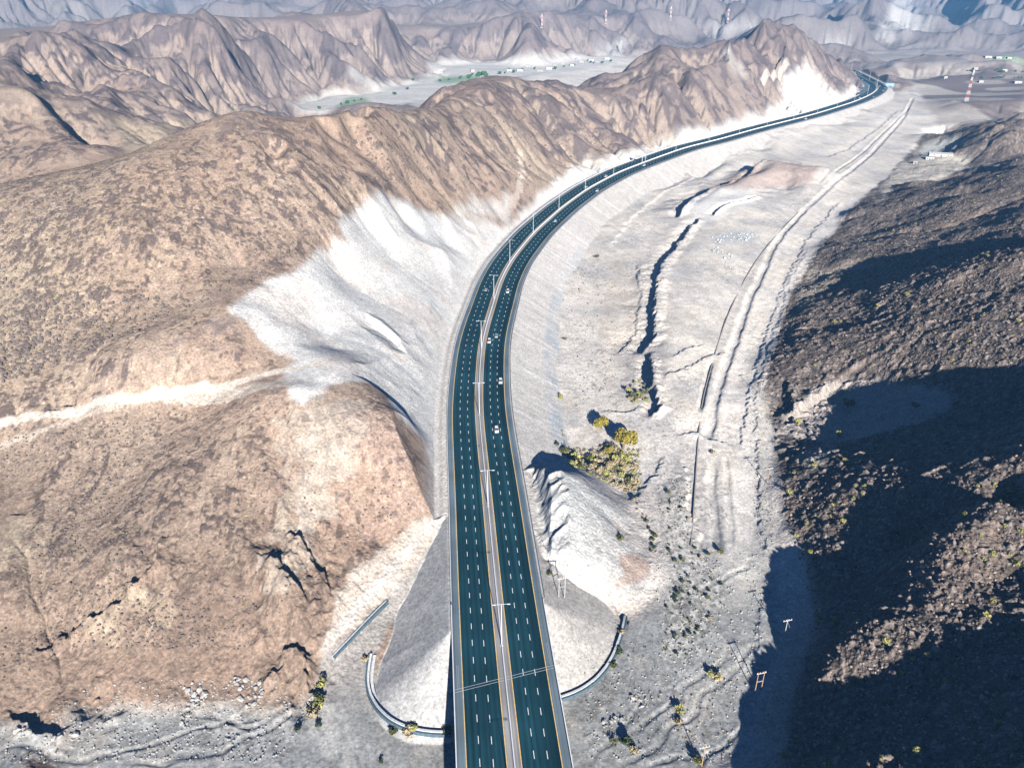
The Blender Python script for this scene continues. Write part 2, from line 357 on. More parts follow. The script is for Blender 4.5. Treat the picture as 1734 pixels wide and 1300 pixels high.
# --- banks, ditches and berms along lines ----------------------------------
def dist_line(pts, X, Y):
    """signed distance (+ right of travel) and running length to a world polyline"""
    best = np.full(X.shape, 1e9); sd = np.zeros(X.shape); run = np.zeros(X.shape); acc = 0
    for (x0, y0), (x1, y1) in zip(pts[:-1], pts[1:]):
        dx, dy = x1 - x0, y1 - y0; L = math.hypot(dx, dy)
        t = np.clip(((X - x0) * dx + (Y - y0) * dy) / (L * L), 0, 1)
        d = np.hypot(X - x0 - t * dx, Y - y0 - t * dy)
        s = np.sign((X - x0) * dy - (Y - y0) * dx)
        m = d < best
        best = np.where(m, d, best); sd = np.where(m, s, sd); run = np.where(m, acc + t * L, run); acc += L
    return best * sd, run, acc
def near_box(pts, mar):
    xs = [p[0] for p in pts]; ys = [p[1] for p in pts]
    r0, r1 = np.searchsorted(wv, np.log(t0_of(np.array([max(41, min(ys) - mar), max(ys) + mar]))))
    r1 = min(NR, r1 + 1); sl = slice(max(0, r0 - 1), r1)
    umin = min((min(xs) - mar) / t0_of(min(ys) - mar + 1), (min(xs) - mar) / t0_of(max(ys) + mar)); umax = max((max(xs) + mar) / t0_of(max(min(ys) - mar, 41)), (max(xs) + mar) / t0_of(max(ys) + mar))
    c0, c1 = np.searchsorted(uv_, [umin, umax]); return sl, slice(max(0, c0 - 1), min(NC, c1 + 1))
def wl(px, z): return [P(x, y, z)[:2] for x, y in px]
TINT = np.zeros(Z.shape, np.float32)           # darker tone along the groove bottoms
def groove(px, z, depth, width, wob=1.0, tint=0.0, bank=0.0):
    pts = wl(px, z); sl = near_box(pts, width * 4 + 6); X, Y = Xg[sl], Yg[sl]
    d, run, L = dist_line(pts, X, Y)
    d = d + fbm(X, Y, 9, 2, 71) * wob
    e = np.clip(np.minimum(run, L - run) / 8, 0, 1)
    g = np.exp(-(d / (width * .5)) ** 4) * e
    Z[sl] -= g * depth
    if bank: Z[sl] += bank * e * np.exp(-((np.abs(d) - width * .9) / (width * .4)) ** 2)
    if tint: TINT[sl] = np.maximum(TINT[sl], g * tint)
def scarp(px, z, drop, width, wob=1.5, reach=28):
    """ground left of the line is lower by drop, easing back over reach"""
    pts = wl(px, z); sl = near_box(pts, reach + 6); X, Y = Xg[sl], Yg[sl]
    d, run, L = dist_line(pts, X, Y)
    d = d + fbm(X, Y, 7, 3, 73, gain=.7) * wob * 1.3 + (ridged(X, Y, 3.2, 2, 74) - .3) * .9
    e = np.clip(np.minimum(run, L - run) / 10, 0, 1)
    a = sstep(0, -width, d) * sstep(-reach, -width * 2, d)
    b = sstep(-width*.2, width*.2, d) * sstep(reach * .6, 0, d)
    Z[sl] += e * (-a * drop * .5 + b * drop * .5)
scarp([(1090,590),(1105,570),(1107,530),(1112,490),(1120,455),(1140,425),(1165,395),(1185,375)], -13, 4.8, 2.0, 2.6, 16)
scarp([(1150,357),(1170,335),(1205,318),(1250,300),(1290,283),(1320,274)], -6, 7, 2.0, 1.2, 14)
scarp([(1205,365),(1230,350),(1270,340),(1290,330)], -9, 4, 2.0, 1.0, 8)
scarp([(1100,705),(1120,690),(1105,655),(1103,620),(1100,595)], -14, 5, 2.2, 1.2, 10)
groove([(1200,742),(1207,700),(1215,660),(1232,610),(1250,560),(1270,505),(1290,462),(1312,415),(1330,392),(1365,355)], -14, 1.1, 4.5, .9, .12, .25)
groove([(1218,930),(1212,880),(1206,830),(1205,780)], -16, .8, 4.0, .8, .12, .15)
groove([(1240,925),(1238,870),(1232,820),(1228,770)], -16, .3, 2.5, .8, 0, .15)
for px_, z_, dr_ in (([(1185,925),(1168,860),(1163,800),(1150,770)][::-1], -16, 1.2), ([(1045,600),(1075,560),(1085,500),(1078,450)], -17, 1.3), ([(1010,690),(1060,700),(1090,690)], -17, 1.0), ([(1300,935),(1290,860),(1285,790),(1280,720),(1283,650),(1300,600),(1322,540),(1335,480),(1370,425)], -15, .7), ([(1255,760),(1265,680),(1290,590),(1320,500),(1365,410),(1420,345)], -14.5, .9),
                     ([(1140,740),(1180,735),(1250,760)], -15.5, 1.0), ([(1120,640),(1160,625),(1200,600),(1240,590)], -12, 1.0), ([(1135,610),(1165,590),(1200,580)], -12, 1.0), ([(1060,860),(1085,830),(1110,800),(1125,765)], -17, .9), ([(1400,265),(1440,250),(1490,215),(1520,190)], -11, 1.0), ([(1180,300),(1120,330),(1070,370),(1030,420)], -16, .9)):
    scarp(px_, z_, dr_, 1.3, 2.4, 14)
groove([(1365,352),(1400,325),(1440,290),(1475,260),(1530,200),(1545,170)], -12, .9, 4.5, .8, .12, .2)
groove([(1385,318),(1425,285),(1460,258),(1500,220),(1540,185)], -12, .7, 3, .6, .12, .2)
groove([(1185,700),(1192,660),(1205,610)], -14, 1.2, 3, .5, .2)
groove([(1020,995),(1040,1010),(1060,1040),(1058,1060)], -15, 1.0, 2.5, .5)
groove([(900,972),(935,985),(960,1000),(990,1015),(1040,1030)], -11, 1.3, 2.0, .3)
scarp([(1330,1300),(1300,1200),(1285,1120),(1290,1040),(1310,960)], -17.5, .6, 2, 2, 20)
for k, px in enumerate([[(1040,1300),(1100,1270),(1180,1190),(1240,1130),(1290,1080)],[(1060,1250),(1110,1200),(1180,1150),(1250,1090)],[(1180,1005),(1240,970),(1290,945)],[(1170,1300),(1230,1260),(1290,1190)],[(980,1290),(1040,1240),(1090,1180)],[(1190,1280),(1130,1290),(1080,1300)],[(0,1265),(150,1290),(320,1240),(480,1200)],[(200,1300),(380,1270),(520,1200)],[(320,1200),(420,1230),(520,1180)]]):
    groove(px, -18, .22, 2.0, 2.6, .12, .08)
# scars and outcrops on the near left hill
for px, z, dr, wd in [([(300,925),(265,958),(235,985),(190,1010),(150,1022),(80,1040),(20,1060)], 3, 5, 2.0), ([(320,905),(280,925)], 4, 3, 1.5),
               ([(560,985),(540,950),(515,925),(490,915),(470,925)], 4, 4.5, 2.0), ([(520,1010),(480,980),(460,972),(430,985)], 2, 5, 2.0),
               ([(530,1150),(520,1110),(500,1080),(480,1085),(440,1110)], -4, 5, 2.2), ([(160,1120),(150,1140),(180,1150),(200,1140)], -9, 5, 2.0),
               ([(130,1215),(100,1240),(60,1235),(20,1210),(0,1205)], -16, 4.0, 2.0),
               ([(110,1095),(80,1105),(60,1120)], -8, 3, 1.5), ([(60,860),(0,870)], 10, 3, 1.5), ([(180,645),(120,668),(60,680)], 33, 3, 1.2)]:
    scarp(px[::-1], z, dr * .7, wd * .8, 3.2, 12)
for px, z, dr, wd in [([(705,592),(680,583),(655,572),(620,560)], 20, 5, 2.0), ([(1330,640),(1345,690),(1390,665),(1430,645),(1480,640)], -11, 4, 2)]:
    scarp(px[::-1] if px[0][0] > 1000 else px, z, dr, wd, 1.0, 14)

# crags on the near left hill
for px_, amp_ in (([(470,905),(520,905),(560,960),(575,1000),(545,1050),(535,1120),(520,1150),(460,1140),(420,1100),(405,1040),(430,985)], 3.6), ([(130,1090),(190,1085),(215,1130),(190,1185),(140,1170),(110,1120)], 2.6), ([(225,960),(300,925),(330,950),(290,1060),(230,1050),(200,1005)], 2.0), ([(1360,650),(1440,640),(1540,650),(1530,690),(1400,700),(1340,720)], 1.6)):
    zz_ = 0 if px_[0][0] < 1000 else -9
    pts_ = [P(x, y, zz_)[:2] for x, y in px_]; sl = near_box(pts_, 10); X, Y = Xg[sl], Yg[sl]
    m_ = blur(inpoly(pts_, X + fbm(X, Y, 9, 3, 87) * 4, Y + fbm(X, Y, 9, 3, 88) * 4).astype(float), 7, 2)
    Z[sl] += m_ * ((ridged(X, Y * .8, 15, 4, 89, gain=.55) - .2) * amp_ * 1.3)
# --- earthworks of the road ---------------------------------------------
HW = 16.6
al = np.abs(LAT)
Yend = 199 + .30 * LAT
past = np.clip(Yend - Yf, 0, None)
dout = np.hypot(np.clip(al - HW, 0, None), past)
rz = -.35
vend = np.clip((Ys[-1] - Yf) / 30, 0, 1)
gull = np.abs(fbm(s_of_Y(Yf), np.zeros_like(Yf) + .5, 9, 3, 81))
fill = rz - dout / (1.62 - .14 * sstep(250, 200, Yg)) - gull * .3 * sstep(3, 14, dout)
fill = np.where(Yg < 1770, fill, -99)
FILL = sstep(-.35, .25, fill - Z) * (Yf < 1785) * (LAT > -200)
Z = np.where(Yf < 1785, np.maximum(Z, fill), Z)
bench = np.clip(al - HW - 5, 0, None)
cut = rz + bench * (1.05 + .75 * sstep(232, 245, Yg) * sstep(312, 296, Yg) + .25 * fbm(Xg, Yg, 30, 2, 83)) + fbm(Xg, Yg, 8, 3, 84, spacing=SPC) * np.clip(bench * .07, 0, .7)
onroad = (past <= 0) & (Yf < 1785)
CUT = sstep(-.3, .6, Z - cut) * onroad * sstep(HW, HW + 4, al)
Z = np.where(onroad & (al > HW - 1), np.minimum(Z, cut), Z)
Z = np.where(onroad & (al <= HW), rz, Z)
pts_ = [P(x, y, 0)[:2] for x, y in [(900,800),(945,795),(968,850),(962,960),(932,988),(912,930),(898,860)]]; sl = near_box(pts_, 8); X, Y = Xg[sl], Yg[sl]
m_ = inpoly(pts_, X + fbm(X, Y, 6, 2, 85) * 2, Y).astype(float) * sstep(HW, HW + 6, al[sl])
Z[sl] += m_ * ((ridged(X * .8 - Y * .6, X * .35 + Y * .3, 5.5, 3, 86) - .25) * 1.7)
Z = Z
ditch = np.exp(-((al - HW - 3.3) / 1.4) ** 2) * onroad * (CUT > .3); Z = Z - ditch * .7
Z = Z.astype(np.float64)
def Hs(x, y):
    x = np.asarray(x, float); y = np.asarray(y, float)
    t = t0_of(np.maximum(y, 41)); return grid_sample(Z, uv_, wv, x / t, np.log(t))
def hit(px, py, dz=0.0):
    """first place the photo ray through each pixel meets the terrain -> X,Y,Z arrays"""
    px = np.atleast_1d(np.asarray(px, float)); py = np.atleast_1d(np.asarray(py, float))
    u = (px - CXP) / F; v = (py - CYP) / F
    dirs = np.stack([u, CP - v * SP, -SP - v * CP], 1)
    tt = np.exp(np.arange(math.log(120), math.log(9000), .004))
    lo = np.full(px.shape, tt[-1]); done = np.zeros(px.shape, bool); prev = np.full(px.shape, tt[0])
    for t in tt:
        a = ~done
        if not a.any(): break
        pz = CAMH + dirs[a, 2] * t; h = Hs(dirs[a, 0] * t, dirs[a, 1] * t) + dz
        under = pz < h
        ia = np.where(a)[0]
        lo[ia[under]] = t; done[ia[under]] = True
    a = lo / math.exp(.004); b = lo
    for _ in range(7):
        m = (a + b) / 2; un = (CAMH + dirs[:, 2] * m) < Hs(dirs[:, 0] * m, dirs[:, 1] * m) + dz
        b = np.where(un, m, b); a = np.where(un, a, m)
    X, Y = dirs[:, 0] * b, dirs[:, 1] * b
    return X, Y, Hs(X, Y)
print('relief', round(time.time() - T00, 1))

# ------------------------------------------------------------------ ground colours (real albedo of rock, gravel, cut faces)
def region(px, wob=3.0, lam=16, z=None):
    pts = []
    for a, b in zip(px, px[1:] + px[:1]):
        n = max(1, int(math.hypot(a[0]-b[0], a[1]-b[1]) / 12))
        pts += [(a[0] + (b[0]-a[0]) * k / n, a[1] + (b[1]-a[1]) * k / n) for k in range(n)]
    if z is None:
        x, y, _ = hit([p[0] for p in pts], [p[1] for p in pts])
    else:
        w = np.array([P(p[0], p[1], z) for p in pts]); x, y = w[:, 0], w[:, 1]
    poly = list(zip(x, y)); sl = near_box(poly, 12); X, Y = Xg[sl], Yg[sl]
    q = np.clip(Y / 500, .6, 1.3)
    m = inpoly(poly, X + fbm(X, Y, lam, 5, 91, gain=.75) * wob * q * 1.3, Y + fbm(X, Y, lam, 5, 92, gain=.75) * wob * q * 1.3)
    return sl, blur(m.astype(float), 2, 2)
def c3(r, g, b): return np.array([r, g, b], np.float32)
ALB = np.zeros(Z.shape + (3,), np.float32)
def mixc(mask, col, sl=None):
    global ALB
    if sl is None: ALB += mask[..., None].astype(np.float32) * (col - ALB)
    else: ALB[sl] += mask[..., None].astype(np.float32) * (col - ALB[sl])
n1 = vnoise(Xg / 60, Yg / 60, 101).astype(np.float32); n2 = fbm(Xg, Yg, 14, 4, 102, gain=.6).astype(np.float32)
ALB[:] = c3(.355, .275, .215)
mixc(np.clip(n1 * 1.2 - .2, 0, 1) * .6, c3(.36, .245, .18))
mixc(sstep(.5, .9, vnoise(Xg / 85, Yg / 85, 103) + n2 * .25) * .5, c3(.33, .275, .20))
mixc(np.clip(ST1 * 1.6, 0, 1) * .38, c3(.46, .385, .30))                       # pale scree chutes
mixc(np.clip(-ST1 * 1.6, 0, 1) * .34, c3(.22, .155, .12))
mixc(np.clip(ST2, 0, 1) * .25, c3(.45, .36, .28)); mixc(np.clip(-ST2, 0, 1) * .3, c3(.19, .14, .11))
mixc(np.clip(GULF - .15, 0, 1) * .5, c3(.42, .345, .265))
# olive-tan on the far left of the big hill, redder on the right
olive = sstep(-120, -260, Xg + n2 * 30) * sstep(230, 330, Yg) * (1 - sstep(520, 700, Yg))
mixc(olive * .35, c3(.31, .265, .19))
# desert-varnished outcrops: patches and crests
crest = np.clip(CONV * 14, 0, 1)
oc = vnoise(Xg / 13, Yg / 13, 111) * .55 + vnoise(Xg / 4.1, Yg / 4.1, 112) * .45
big_o = vnoise(Xg / 70 + 9, Yg / 70, 113) * .7 + vnoise(Xg / 19, Yg / 19, 110) * .3 + n2 * .12
ocm = sstep(.66, .74, oc + (big_o - .55) * .25 + crest * .16) * ROUGH
mixc(ocm * .15, c3(.15, .115, .105))
clus = np.clip((fbm(Xg, Yg, 75, 4, 211, gain=.6) * .9 + crest * .55 + .22 * sstep(500, 900, Yg) - .02) * 2.2, 0, 1)
spk = np.zeros_like(n2)
for lam_, y0_, y1_, sd_ in ((1.5, 0, 420, 220), (2.6, 0, 520, 221), (4.2, 250, 800, 222), (8.0, 450, 1600, 223), (15.0, 800, 3000, 224)):
    a_ = sstep(y0_ * .8 - 1, y0_ * 1.2 + 1, Yg) * (1 - sstep(y1_ * .8, y1_ * 1.2, Yg))
    xx_ = Xg + DX * fbm(Xg, Yg, lam_ * 2, 2, sd_) * lam_; yy_ = Yg + DY * fbm(Xg, Yg, lam_ * 2, 2, sd_) * lam_
    b_ = vnoise(xx_ / lam_, yy_ / lam_, sd_ + 40) * .7 + vnoise(xx_ / lam_ * 2.1, yy_ / lam_ * 2.1, sd_ + 41) * .3
    spk = np.maximum(spk, a_ * sstep(.0, .10, b_ - .84 + .095 * sstep(550, 950, Yg) + .22 * clus))
spk = spk * ROUGH * (1 - cutf)
mixc(spk * .82, c3(.10, .08, .08))
sp = vnoise(Xg / 2.1, Yg / 2.1, 114) * .75 + vnoise(Xg / 6.5, Yg / 6.5, 116) * .25; mixc(sstep(.70, .82, sp + (big_o - .5) * .25) * ROUGH * .75 * sstep(1.6, .5, SPC), c3(.11, .085, .072))
mixc(sstep(.62, .80, vnoise(Xg / 3.4 + 11, Yg / 3.4, 118) * .6 + vnoise(Xg / 1.2, Yg / 1.2, 119) * .4) * ROUGH * .35 * sstep(2.2, .8, SPC), c3(.16, .12, .10))
mixc(sstep(.83, .93, vnoise(Xg / 1.3, Yg / 1.3, 115)) * ROUGH * .5 * sstep(1.4, .5, SPC), c3(.52, .43, .34))
Z = Z + spk * np.clip(.1 + Yg / 1200, .15, 1.2) * (1 - CUT) * (1 - FILL) * (LAT < -HW - 14) * (1 - .8 * sstep(.2, .6, tensor_up(fm)))
Z = Z + ocm * .15 * np.clip(1.2 - SPC, .2, 1) * (1 - CUT) * (1 - FILL) * (al > HW + 8)
# distant ranges
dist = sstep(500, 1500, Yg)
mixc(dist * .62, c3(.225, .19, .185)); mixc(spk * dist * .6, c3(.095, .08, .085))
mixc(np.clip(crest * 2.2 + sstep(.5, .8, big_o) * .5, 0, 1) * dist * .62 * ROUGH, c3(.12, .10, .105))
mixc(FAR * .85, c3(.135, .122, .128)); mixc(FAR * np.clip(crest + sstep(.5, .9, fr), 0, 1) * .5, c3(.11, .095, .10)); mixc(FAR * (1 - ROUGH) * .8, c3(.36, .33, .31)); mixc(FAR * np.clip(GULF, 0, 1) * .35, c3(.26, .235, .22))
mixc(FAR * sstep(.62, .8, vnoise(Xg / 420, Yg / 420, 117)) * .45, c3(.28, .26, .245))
ALB *= c3(.90, .88, .875)
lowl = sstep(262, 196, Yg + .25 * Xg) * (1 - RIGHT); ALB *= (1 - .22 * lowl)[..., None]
corr = (LAT > HW) * sstep(4, -2, Xg - FX) * (Yf < 1300) * (1 - sstep(1250, 1350, Yg)); mixc(corr * .9, c3(.52, .485, .445))
# wadi gravels where the ground is flat and low
GRAV = '''gravel'''
low = (1 - np.clip(ROUGH * 1.7 - .15, 0, 1)) * sstep(-4, -10, Z) * (1 - FAR)
wad = c3(.67, .61, .53) + (n2 * .05)[..., None] * c3(1, 1, 1)
mixc(low, wad)
mixc(low * sstep(.45, .75, vnoise(Xg / 24, Yg / 24, 121)) * .6, c3(.41, .40, .39))
mixc(low * sstep(.55, .8, vnoise(Xg / 37 + 5, Yg / 37, 122)) * .5, c3(.62, .575, .53))

flow = fbm(Xg * .32 + Yg * .10, Yg * .07 - Xg * .02, 2.2, 3, 123); mixc(low * np.clip(flow * 1.6, 0, 1) * .3, c3(.30, .29, .285)); mixc(low * np.clip(-flow * 1.6, 0, 1) * .3, c3(.64, .60, .56))
farwadi = tensor_up(fm) ; mixc(sstep(.35, .6, farwadi + n2 * .15) * np.clip(1.4 - ROUGH * 1.6, 0, 1) * .9, c3(.56, .53, .485)); mixc(sstep(.4, .6, farwadi) * sstep(.5, .7, vnoise(Xg / 70, Yg / 30, 125)) * .5, c3(.42, .41, .38))
grey = sstep(300, 205, Yg) * (1 - RIGHT); mixc(grey * low * .85, (.235 + n2 * .06)[..., None] * c3(.94, 1.0, 1.02)); mixc(grey * ROUGH * .55 * sstep(240, 195, Yg), c3(.235, .17, .13))
gw = low * (1 - sstep(700, 1100, Yg))
ch = ridged(Xg * .55 + Yg * .25, Yg * .13 - Xg * .06, 5.5, 4, 126, gain=.6)
mixc(gw * sstep(.55, .85, ch) * .38, c3(.36, .345, .325)); mixc(gw * sstep(.1, -.2, ch) * .3, c3(.70, .66, .61))
s1 = vnoise(Xg / 1.25, Yg / 1.25, 127) * .7 + vnoise(Xg / 5, Yg / 5, 128) * .3
stz = np.clip(.35 + 1.3 * (vnoise(Xg / 26, Yg / 26, 129) - .45) + .5 * sstep(280, 200, Yg), 0, 1)
mixc(gw * sstep(.66, .74, s1) * stz * .7 * sstep(2.0, .7, SPC), c3(.17, .165, .155)); mixc(gw * sstep(.33, .25, s1) * stz * .28 * sstep(2.0, .7, SPC), c3(.68, .66, .63))
mixc(gw * sstep(.6, .75, vnoise(Xg / 9 + 3, Yg / 9, 130) * .6 + n2 * .3 + .2) * .22, c3(.50, .43, .35))
# dark stony hills on the right
dk = c3(.098, .082, .074)
mixc(RIGHT * (.98 - .12 * n1), dk); mixc(RIGHT * sstep(.55, .8, vnoise(Xg / 30, Yg / 30, 131)) * .5, c3(.165, .125, .10))
mixc(RIGHT * sstep(.70, .88, rk) * .6, c3(.26, .215, .19)); mixc(RIGHT * sstep(.3, .1, rk) * .7, c3(.045, .037, .034))
mixc(RIGHT * sstep(.74, .9, vnoise(Xg / .9, Yg / .9, 133)) * .6, c3(.33, .28, .25))
for px, col, k in [([(1340,690),(1365,660),(1410,645),(1480,640),(1540,650),(1600,665),(1610,690),(1560,715),(1480,735),(1420,750),(1350,740),(1320,730)], c3(.36,.32,.29), .85),
                ([(1485,345),(1500,305),(1530,275),(1570,262),(1640,264),(1640,285),(1590,304),(1520,312)], c3(.46,.42,.36), .9),
                ([(1545,262),(1560,245),(1620,232),(1640,240),(1600,258),(1570,268)], c3(.34,.35,.33), .8),
                ([(1370,800),(1345,775),(1400,745),(1420,760),(1400,780)], c3(.30,.27,.24), .8),
                ([(1345,520),(1350,490),(1400,470),(1420,472),(1390,492),(1360,525)], c3(.30,.26,.21), .7),
                ([(1345,480),(1370,455),(1440,445),(1500,447),(1440,458),(1390,470)], c3(.36,.31,.25), .7)]:
    sl, m = region(px, 4); mixc(m * k, col, sl)
sl, m = region([(1110,830),(1150,790),(1165,800),(1172,900),(1215,960),(1230,1010),(1205,1070),(1170,1120),(1115,1120),(1125,1020),(1135,960),(1112,900)], 4); X, Y = Xg[sl], Yg[sl]
mixc(m * .25, c3(.36, .35, .33), sl); mixc(m * .6 * sstep(.58, .68, vnoise(X / 1.5, Y / 1.5, 135)) * .7, c3(.12, .115, .10), sl); mixc(m * sstep(.40, .32, vnoise(X / 1.5, Y / 1.5, 135)) * .5, c3(.58, .56, .53), sl)
for px, col, k in [([(300,960),(350,930),(405,1010),(395,1100),(330,1135),(255,1150),(225,1125),(290,1080)], c3(.165,.12,.095), .6), ([(120,1040),(200,1000),(285,985),(290,1060),(230,1100),(150,1085)], c3(.41,.335,.25), .5), ([(-30,885),(80,858),(100,895),(40,955),(-30,985)], c3(.43,.37,.27), .5),
                 ([(560,700),(650,690),(735,800),(742,860),(690,890),(640,930),(560,860),(575,780)], c3(.37,.265,.22), .4), ([(388,522),(340,546),(280,590),(300,606),(365,585),(405,578),(412,545)], c3(.14,.115,.11), .65), ([(140,640),(200,600),(330,590),(470,630),(380,640),(250,660),(160,672)], c3(.37,.295,.235), .35),
                 ([(0,740),(150,700),(240,690),(120,760),(0,820)], c3(.24,.185,.15), .5), ([(580,720),(610,715),(620,750),(600,760)], c3(.12,.10,.095), .5), ([(400,190),(450,190),(480,215),(440,230),(380,225),(330,240)], c3(.17,.14,.135), .5)]:
    sl, m = region(px, 7); X, Y = Xg[sl], Yg[sl]; mixc(m * k * np.clip(.55 + fbm(X, Y, 7, 4, 137, gain=.7) * 1.6, 0, 1.2), col, sl)
# the bright rock cuts beside the road
WH = c3(.575, .56, .53)
def white(px, k=.96, wob=5, col=None, z=None):
    sl, m = region(px, wob, z=z)
    X, Y = Xg[sl], Yg[sl]
    mixc(m * k, WH if col is None else col, sl)
    mixc(m * sstep(.5, .75, vnoise(X / 22, Y / 22, 141)) * .28, c3(.53, .545, .535), sl)
    mixc(m * sstep(.6, .8, vnoise(X / 15 + 7, Y / 15, 142)) * .45, c3(.56, .49, .43), sl)
    g = fbm(X * .9 + Y * .5, Y * .25 - X * .2, 3.2, 3, 143); mixc(m * np.clip(g * 1.5 - .25, 0, 1) * .22, c3(.42, .415, .41), sl)
white([(385,522),(440,490),(520,443),(575,400),(603,350),(640,322),(690,342),(740,366),(800,377),(850,385),(880,375),(905,340),(935,312),(960,290),(1000,282),(985,310),(930,355),(885,392),(845,440),(806,500),(780,570),(766,650),(760,760),(760,872),(742,880),(735,800),(715,740),(690,722),(668,690),(655,665),(630,652),(590,648),(560,652),(540,668),(515,690),(490,672),(485,640),(468,630),(500,612),(480,600),(455,590),(440,575),(420,545),(400,535)])
white([(905,342),(935,318),(965,290),(985,272),(1040,262),(1100,250),(1150,231),(1190,240),(1150,256),(1090,276),(1040,296),(985,322),(940,352)], .75, 5, c3(.54,.51,.465))
white([(1150,235),(1165,215),(1200,222),(1240,205),(1290,196),(1330,172),(1318,150),(1340,118),(1362,113),(1380,120),(1398,142),(1425,163),(1440,150),(1436,140),(1452,148),(1452,168),(1415,182),(1330,205),(1240,232),(1180,246)], .85, 7)
white([(758,365),(775,345),(830,335),(868,335),(870,350),(850,368),(800,372)], .6)
white([(1225,88),(1245,100),(1268,122),(1250,125),(1232,110)], .6, 4, c3(.5,.45,.39))
sl, m = region([(700,890),(745,868),(760,872),(762,905),(720,960),(660,1010),(600,1060),(575,1075),(545,1100),(560,1060),(575,1000),(590,965),(640,940)], 4); mixc(m * .7, c3(.56, .49, .42), sl)
sl, m = region([(545,1108),(600,1062),(660,1000),(720,930),(755,880),(762,900),(720,990),(660,1060),(630,1115),(632,1190),(600,1205),(530,1175)], 2); mixc(m * .85, c3(.30, .285, .27), sl)
sl, m = region([(742,872),(758,872),(700,930),(655,985),(610,1035),(570,1082),(552,1104),(542,1100),(560,1072),(600,1022),(650,968)], .8); mixc(m * .85, c3(.52, .49, .455), sl)
def track(px, width, col, k=.9, z=None, wob=.8):
    if z is None:
        x, y, _ = hit([p[0] for p in px], [p[1] for p in px]); pts = list(zip(x, y))
    else: pts = wl(px, z)
    sl = near_box(pts, width + 6); X, Y = Xg[sl], Yg[sl]
    d, run, L = dist_line(pts, X, Y); d = np.abs(d + fbm(X, Y, 6, 3, 151) * wob)
    mixc(sstep(width * .5 + .8, width * .5 - .8, d) * k, col, sl)
track([(-20,718),(60,705),(150,690),(230,676),(300,662),(400,648),(500,625),(560,612)], 3.6, c3(.54,.48,.41), .85, wob=1.2)
track([(300,668),(360,668),(420,660),(500,645)], 8, c3(.56,.50,.43), .6, wob=4)
track([(0,755),(60,735),(130,712),(200,692)], 2.5, c3(.50,.44,.37), .5)
track([(500,735),(530,780),(500,900),(470,960)], 14, c3(.42,.37,.31), .35, wob=8)
track([(545,770),(560,700),(600,690),(560,800),(520,870)], 12, c3(.45,.41,.36), .3, wob=7)
track([(880,262),(885,290),(880,320),(868,345)], 5, c3(.52,.44,.37), .6, wob=2)
track([(1335,105),(1325,118),(1310,128),(1290,140)], 7, c3(.5,.44,.38), .7)
for px, wd in [([(1195,740),(1222,640),(1255,545),(1290,470),(1340,395),(1400,330),(1470,262),(1540,185)], 5), ([(1250,930),(1262,860),(1262,780),(1270,690),(1295,600),(1325,500),(1380,420),(1450,340)], 9), ([(1225,760),(1240,660),(1268,570),(1305,480)], 2.5), ([(1100,740),(1200,742),(1260,752)], 5), ([(960,740),(1000,690),(980,640),(1010,560)], 4)]:
    track(px, wd, c3(.63, .59, .545), .55, -14, 2.0)
white([(905,805),(935,796),(970,797),(1010,812),(1050,850),(1085,900),(1100,960),(1090,1000),(1040,1010),(980,1000),(935,985),(918,930),(905,860)], .75, 2.5, c3(.365, .37, .365))
sl, m = region([(905,800),(925,800),(960,850),(955,900),(960,960),(930,985),(915,930),(903,860)], 1.5); mixc(m * .55, c3(.40, .425, .43), sl)
sl, m = region([(1072,935),(1045,940),(1050,955),(1058,975),(1030,985),(1048,992),(1080,988),(1100,970),(1098,950)], 1.2); mixc(m * .8, c3(.30, .215, .175), sl)
white([(1155,350),(1180,335),(1250,310),(1300,310),(1330,320),(1270,345),(1220,370),(1180,378)], .6, 3, c3(.66,.65,.62))
sl, m = region([(1190,325),(1240,298),(1310,272),(1390,282),(1370,310),(1340,318),(1290,322),(1240,320),(1215,318)], 3); mixc(m * .75, c3(.34, .255, .22), sl)
sl, m = region([(1205,400),(1240,388),(1285,395),(1270,408),(1215,412)], 2); mixc(m * .5, c3(.42, .45, .46), sl)
sl, m = region([(960,755),(1000,745),(1008,770),(975,790),(955,780)], 1.5); mixc(m * .6, c3(.68, .60, .53), sl)
sl, m = region([(1040,430),(1070,470),(1085,560),(1050,600),(1020,590),(1010,540),(1030,480)], 5); mixc(m * .35, c3(.55, .47, .38), sl)
# tan saddle and the slopes round the left valley
sl, m = region([(150,190),(260,213),(345,196),(395,186),(300,222),(240,262),(215,250),(190,215)], 10, 40); mixc(m * .45, c3(.42, .345, .24), sl)
# greens on the far valley floor
for px in ([(568,180),(590,163),(622,162),(625,172),(600,180)], [(735,139),(748,130),(790,127),(812,128),(800,138),(760,140)], [(1640,126),(1680,118),(1734,118),(1734,125),(1690,128)], [(1680,118),(1734,112),(1734,117)]):
    sl, m = region(px, 6, 30, z=-13); mixc(m * .85, c3(.20, .29, .17), sl)
track([(445,190),(560,173),(700,156),(830,138)], 9, c3(.50,.47,.43), .6, -15, 3)
for px in ([(1480,62),(1500,30),(1520,-10),(1545,-20),(1560,30),(1600,30),(1570,50),(1530,55),(1505,70)], [(1440,115),(1500,108),(1600,104),(1640,103),(1640,107),(1500,113)], [(990,90),(1040,70),(1075,66),(1060,80),(1040,90)], [(1180,55),(1240,45),(1280,40),(1270,52),(1230,62)], [(1365,72),(1400,62),(1440,65),(1420,76)]):
    sl, m = region(px, 9, 60); mixc(m * .7, c3(.40, .385, .37), sl)
sl, m = region([(1500,125),(1545,105),(1580,118),(1734,104),(1734,200),(1660,204),(1590,215),(1560,160),(1540,135)], 6, 40); X, Y = Xg[sl], Yg[sl]
